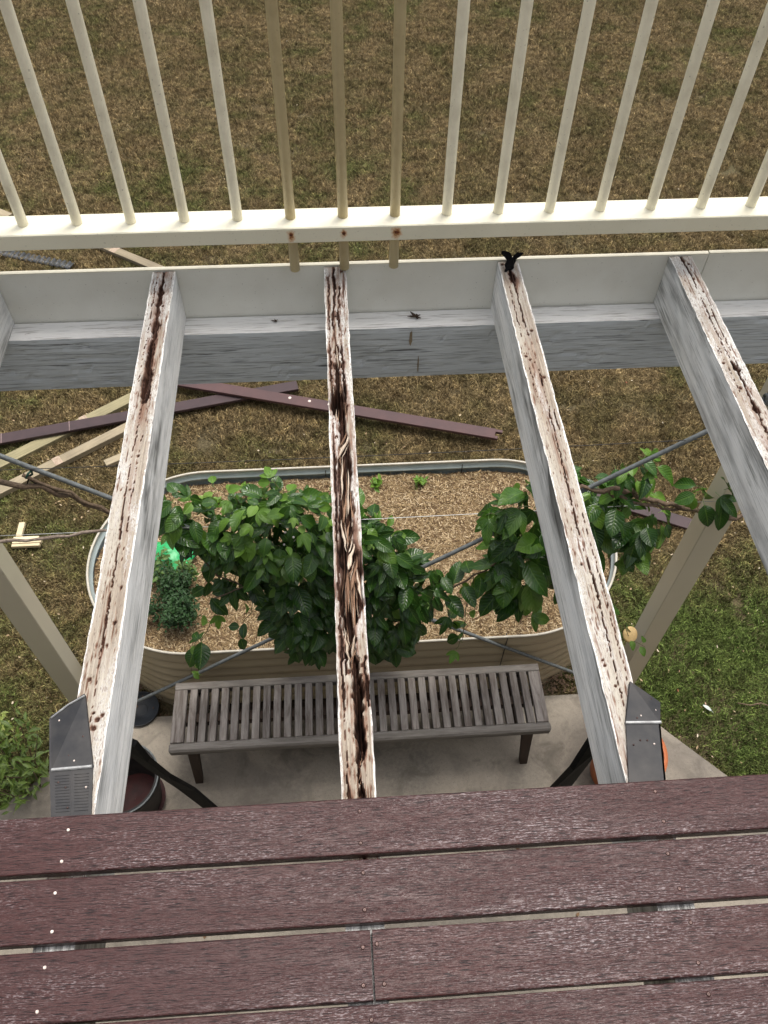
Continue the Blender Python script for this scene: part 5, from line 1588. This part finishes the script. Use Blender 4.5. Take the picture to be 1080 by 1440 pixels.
# broken end of that board: two prongs
MB().box(1.152, 1.20, .018, .040, 0, .020).build('broken_prong', M_REDP, ob)
MB().box(1.152, 1.175, -.043, -.020, 0, .020).build('broken_prong', M_REDP, ob)
plank('timber_batten', (-2.66, 3.22), (-1.40, 4.13), .085, .040, M_GRNT, 'mossy timber batten lying under the purple board left of the left joist', 'batten', GROUND + .012, G1, bands=[(.33, .05, M_MARK), (.74, .05, M_MARK)])
plank('timber_batten', (-2.62, 2.98), (-1.36, 3.86), .070, .040, M_OLDT, 'long weathered timber batten lying nearest the left joist with a brown cross mark', 'batten', GROUND + .025, G1, bands=[(.62, .05, M_MARK)])
plank('timber_batten', (-1.535, 3.50), (-1.25, 3.66), .055, .030, M_OLDT, 'short pale timber offcut poking out behind the left joist', 'batten', GROUND + .025, G1)
plank('timber_batten', (-2.02, 5.98), (-1.36, 5.53), .075, .030, M_OLDT, 'old timber offcut beyond the fascia, above the left joist', 'batten', GROUND + .025, G1, bands=[(.35, .06, M_MARK)])
plank('timber_batten', (-3.6, 6.9), (-2.75, 6.35), .085, .030, M_OLDT, 'timber offcut at the far left edge, just above the bottom rail', 'batten', GROUND + .025, G1)
plank('decking_offcut', (1.55, 3.09), (2.15, 2.80), .088, .022, M_OLDP, 'short purple decking offcut on the lawn behind the right vine leaves', 'board', GROUND + .025, G1)
o = empty('roofing_offcut', 'dark ribbed metal offcut beyond the fascia at the left edge', 'roofing offcut', (-2.50, 5.79, GROUND + .03))
o.rotation_euler = (0, 0, math.atan2(-.22, .62))
b = MB(); nr = 30
vs = []; fs = []
for i in range(nr * 3 + 1):
    t = i / (nr * 3); z = .009 * math.cos(t * nr * .6 * 2 * math.pi)
    vs += [(-.42 + .84 * t, -.045, z), (-.42 + .84 * t, .045, z)]
for i in range(nr * 3): fs.append((2 * i, 2 * i + 2, 2 * i + 3, 2 * i + 1))
oo = link('ribbed_sheet', mesh('ribbed', vs, fs, M_CORR, True), o); oo.modifiers.new('t', 'SOLIDIFY').thickness = .0015
o = empty('timber_scrap_pile', 'L-shaped group of fresh pale timber offcuts on the lawn at the left edge', 'offcuts', (-1.95, 2.93, GROUND + .035))
for (x0, x1, y0, y1, z0) in ((-.035, .0, .01, .115, .0), (-.045, .105, -.018, .006, .0), (-.045, .125, -.044, -.020, .002), (-.045, .120, -.066, -.047, .0)):
    MB().box(x0, x1, y0, y1, z0, z0 + .022, bev=.0015).build('offcut', M_NEWT, o)
o = empty('lawn_stick', 'short dark twig on the green grass at the lower right edge', 'twig', (2.12, 1.62, GROUND + .03))
tube('twig', [(-.08, .02, 0), (-.02, 0, .008), (.04, .01, .006), (.09, -.01, 0)], .004, M_STEM, o, 5)
o = link('eucalypt_leaf', leaf_mesh('pale_leaf', mat_plain('pale_leaf', (.5, .55, .5), .5), .05, .018, droop=.1, cup=.1)[0], None, (1.88, 1.60, GROUND + .045))
o.rotation_euler = (0, 0, .7); tag(o, 'single pale silvery leaf on the green grass right of the right flashing', 'fallen leaf')

# rod eye-bolts on the posts
for (x, z, lab) in ((1.380, -.53, 'steel eye bracket where the rod meets the right post'), (-1.294, -.50, 'steel eye bracket where the rod meets the left post')):
    o = empty('rod_bracket', lab, 'bracket', (x, 1.752, z))
    MB().box(-.006, .006, -.02, .03, -.03, .03, bev=.002).build('plate', M_ROD, o)
    tube('eye', [(-.02 * (1 if x > 0 else -1), .016 * math.cos(a), .016 * math.sin(a)) for a in [i * 2 * math.pi / 10 for i in range(11)]], .005, M_ROD, o, 6)
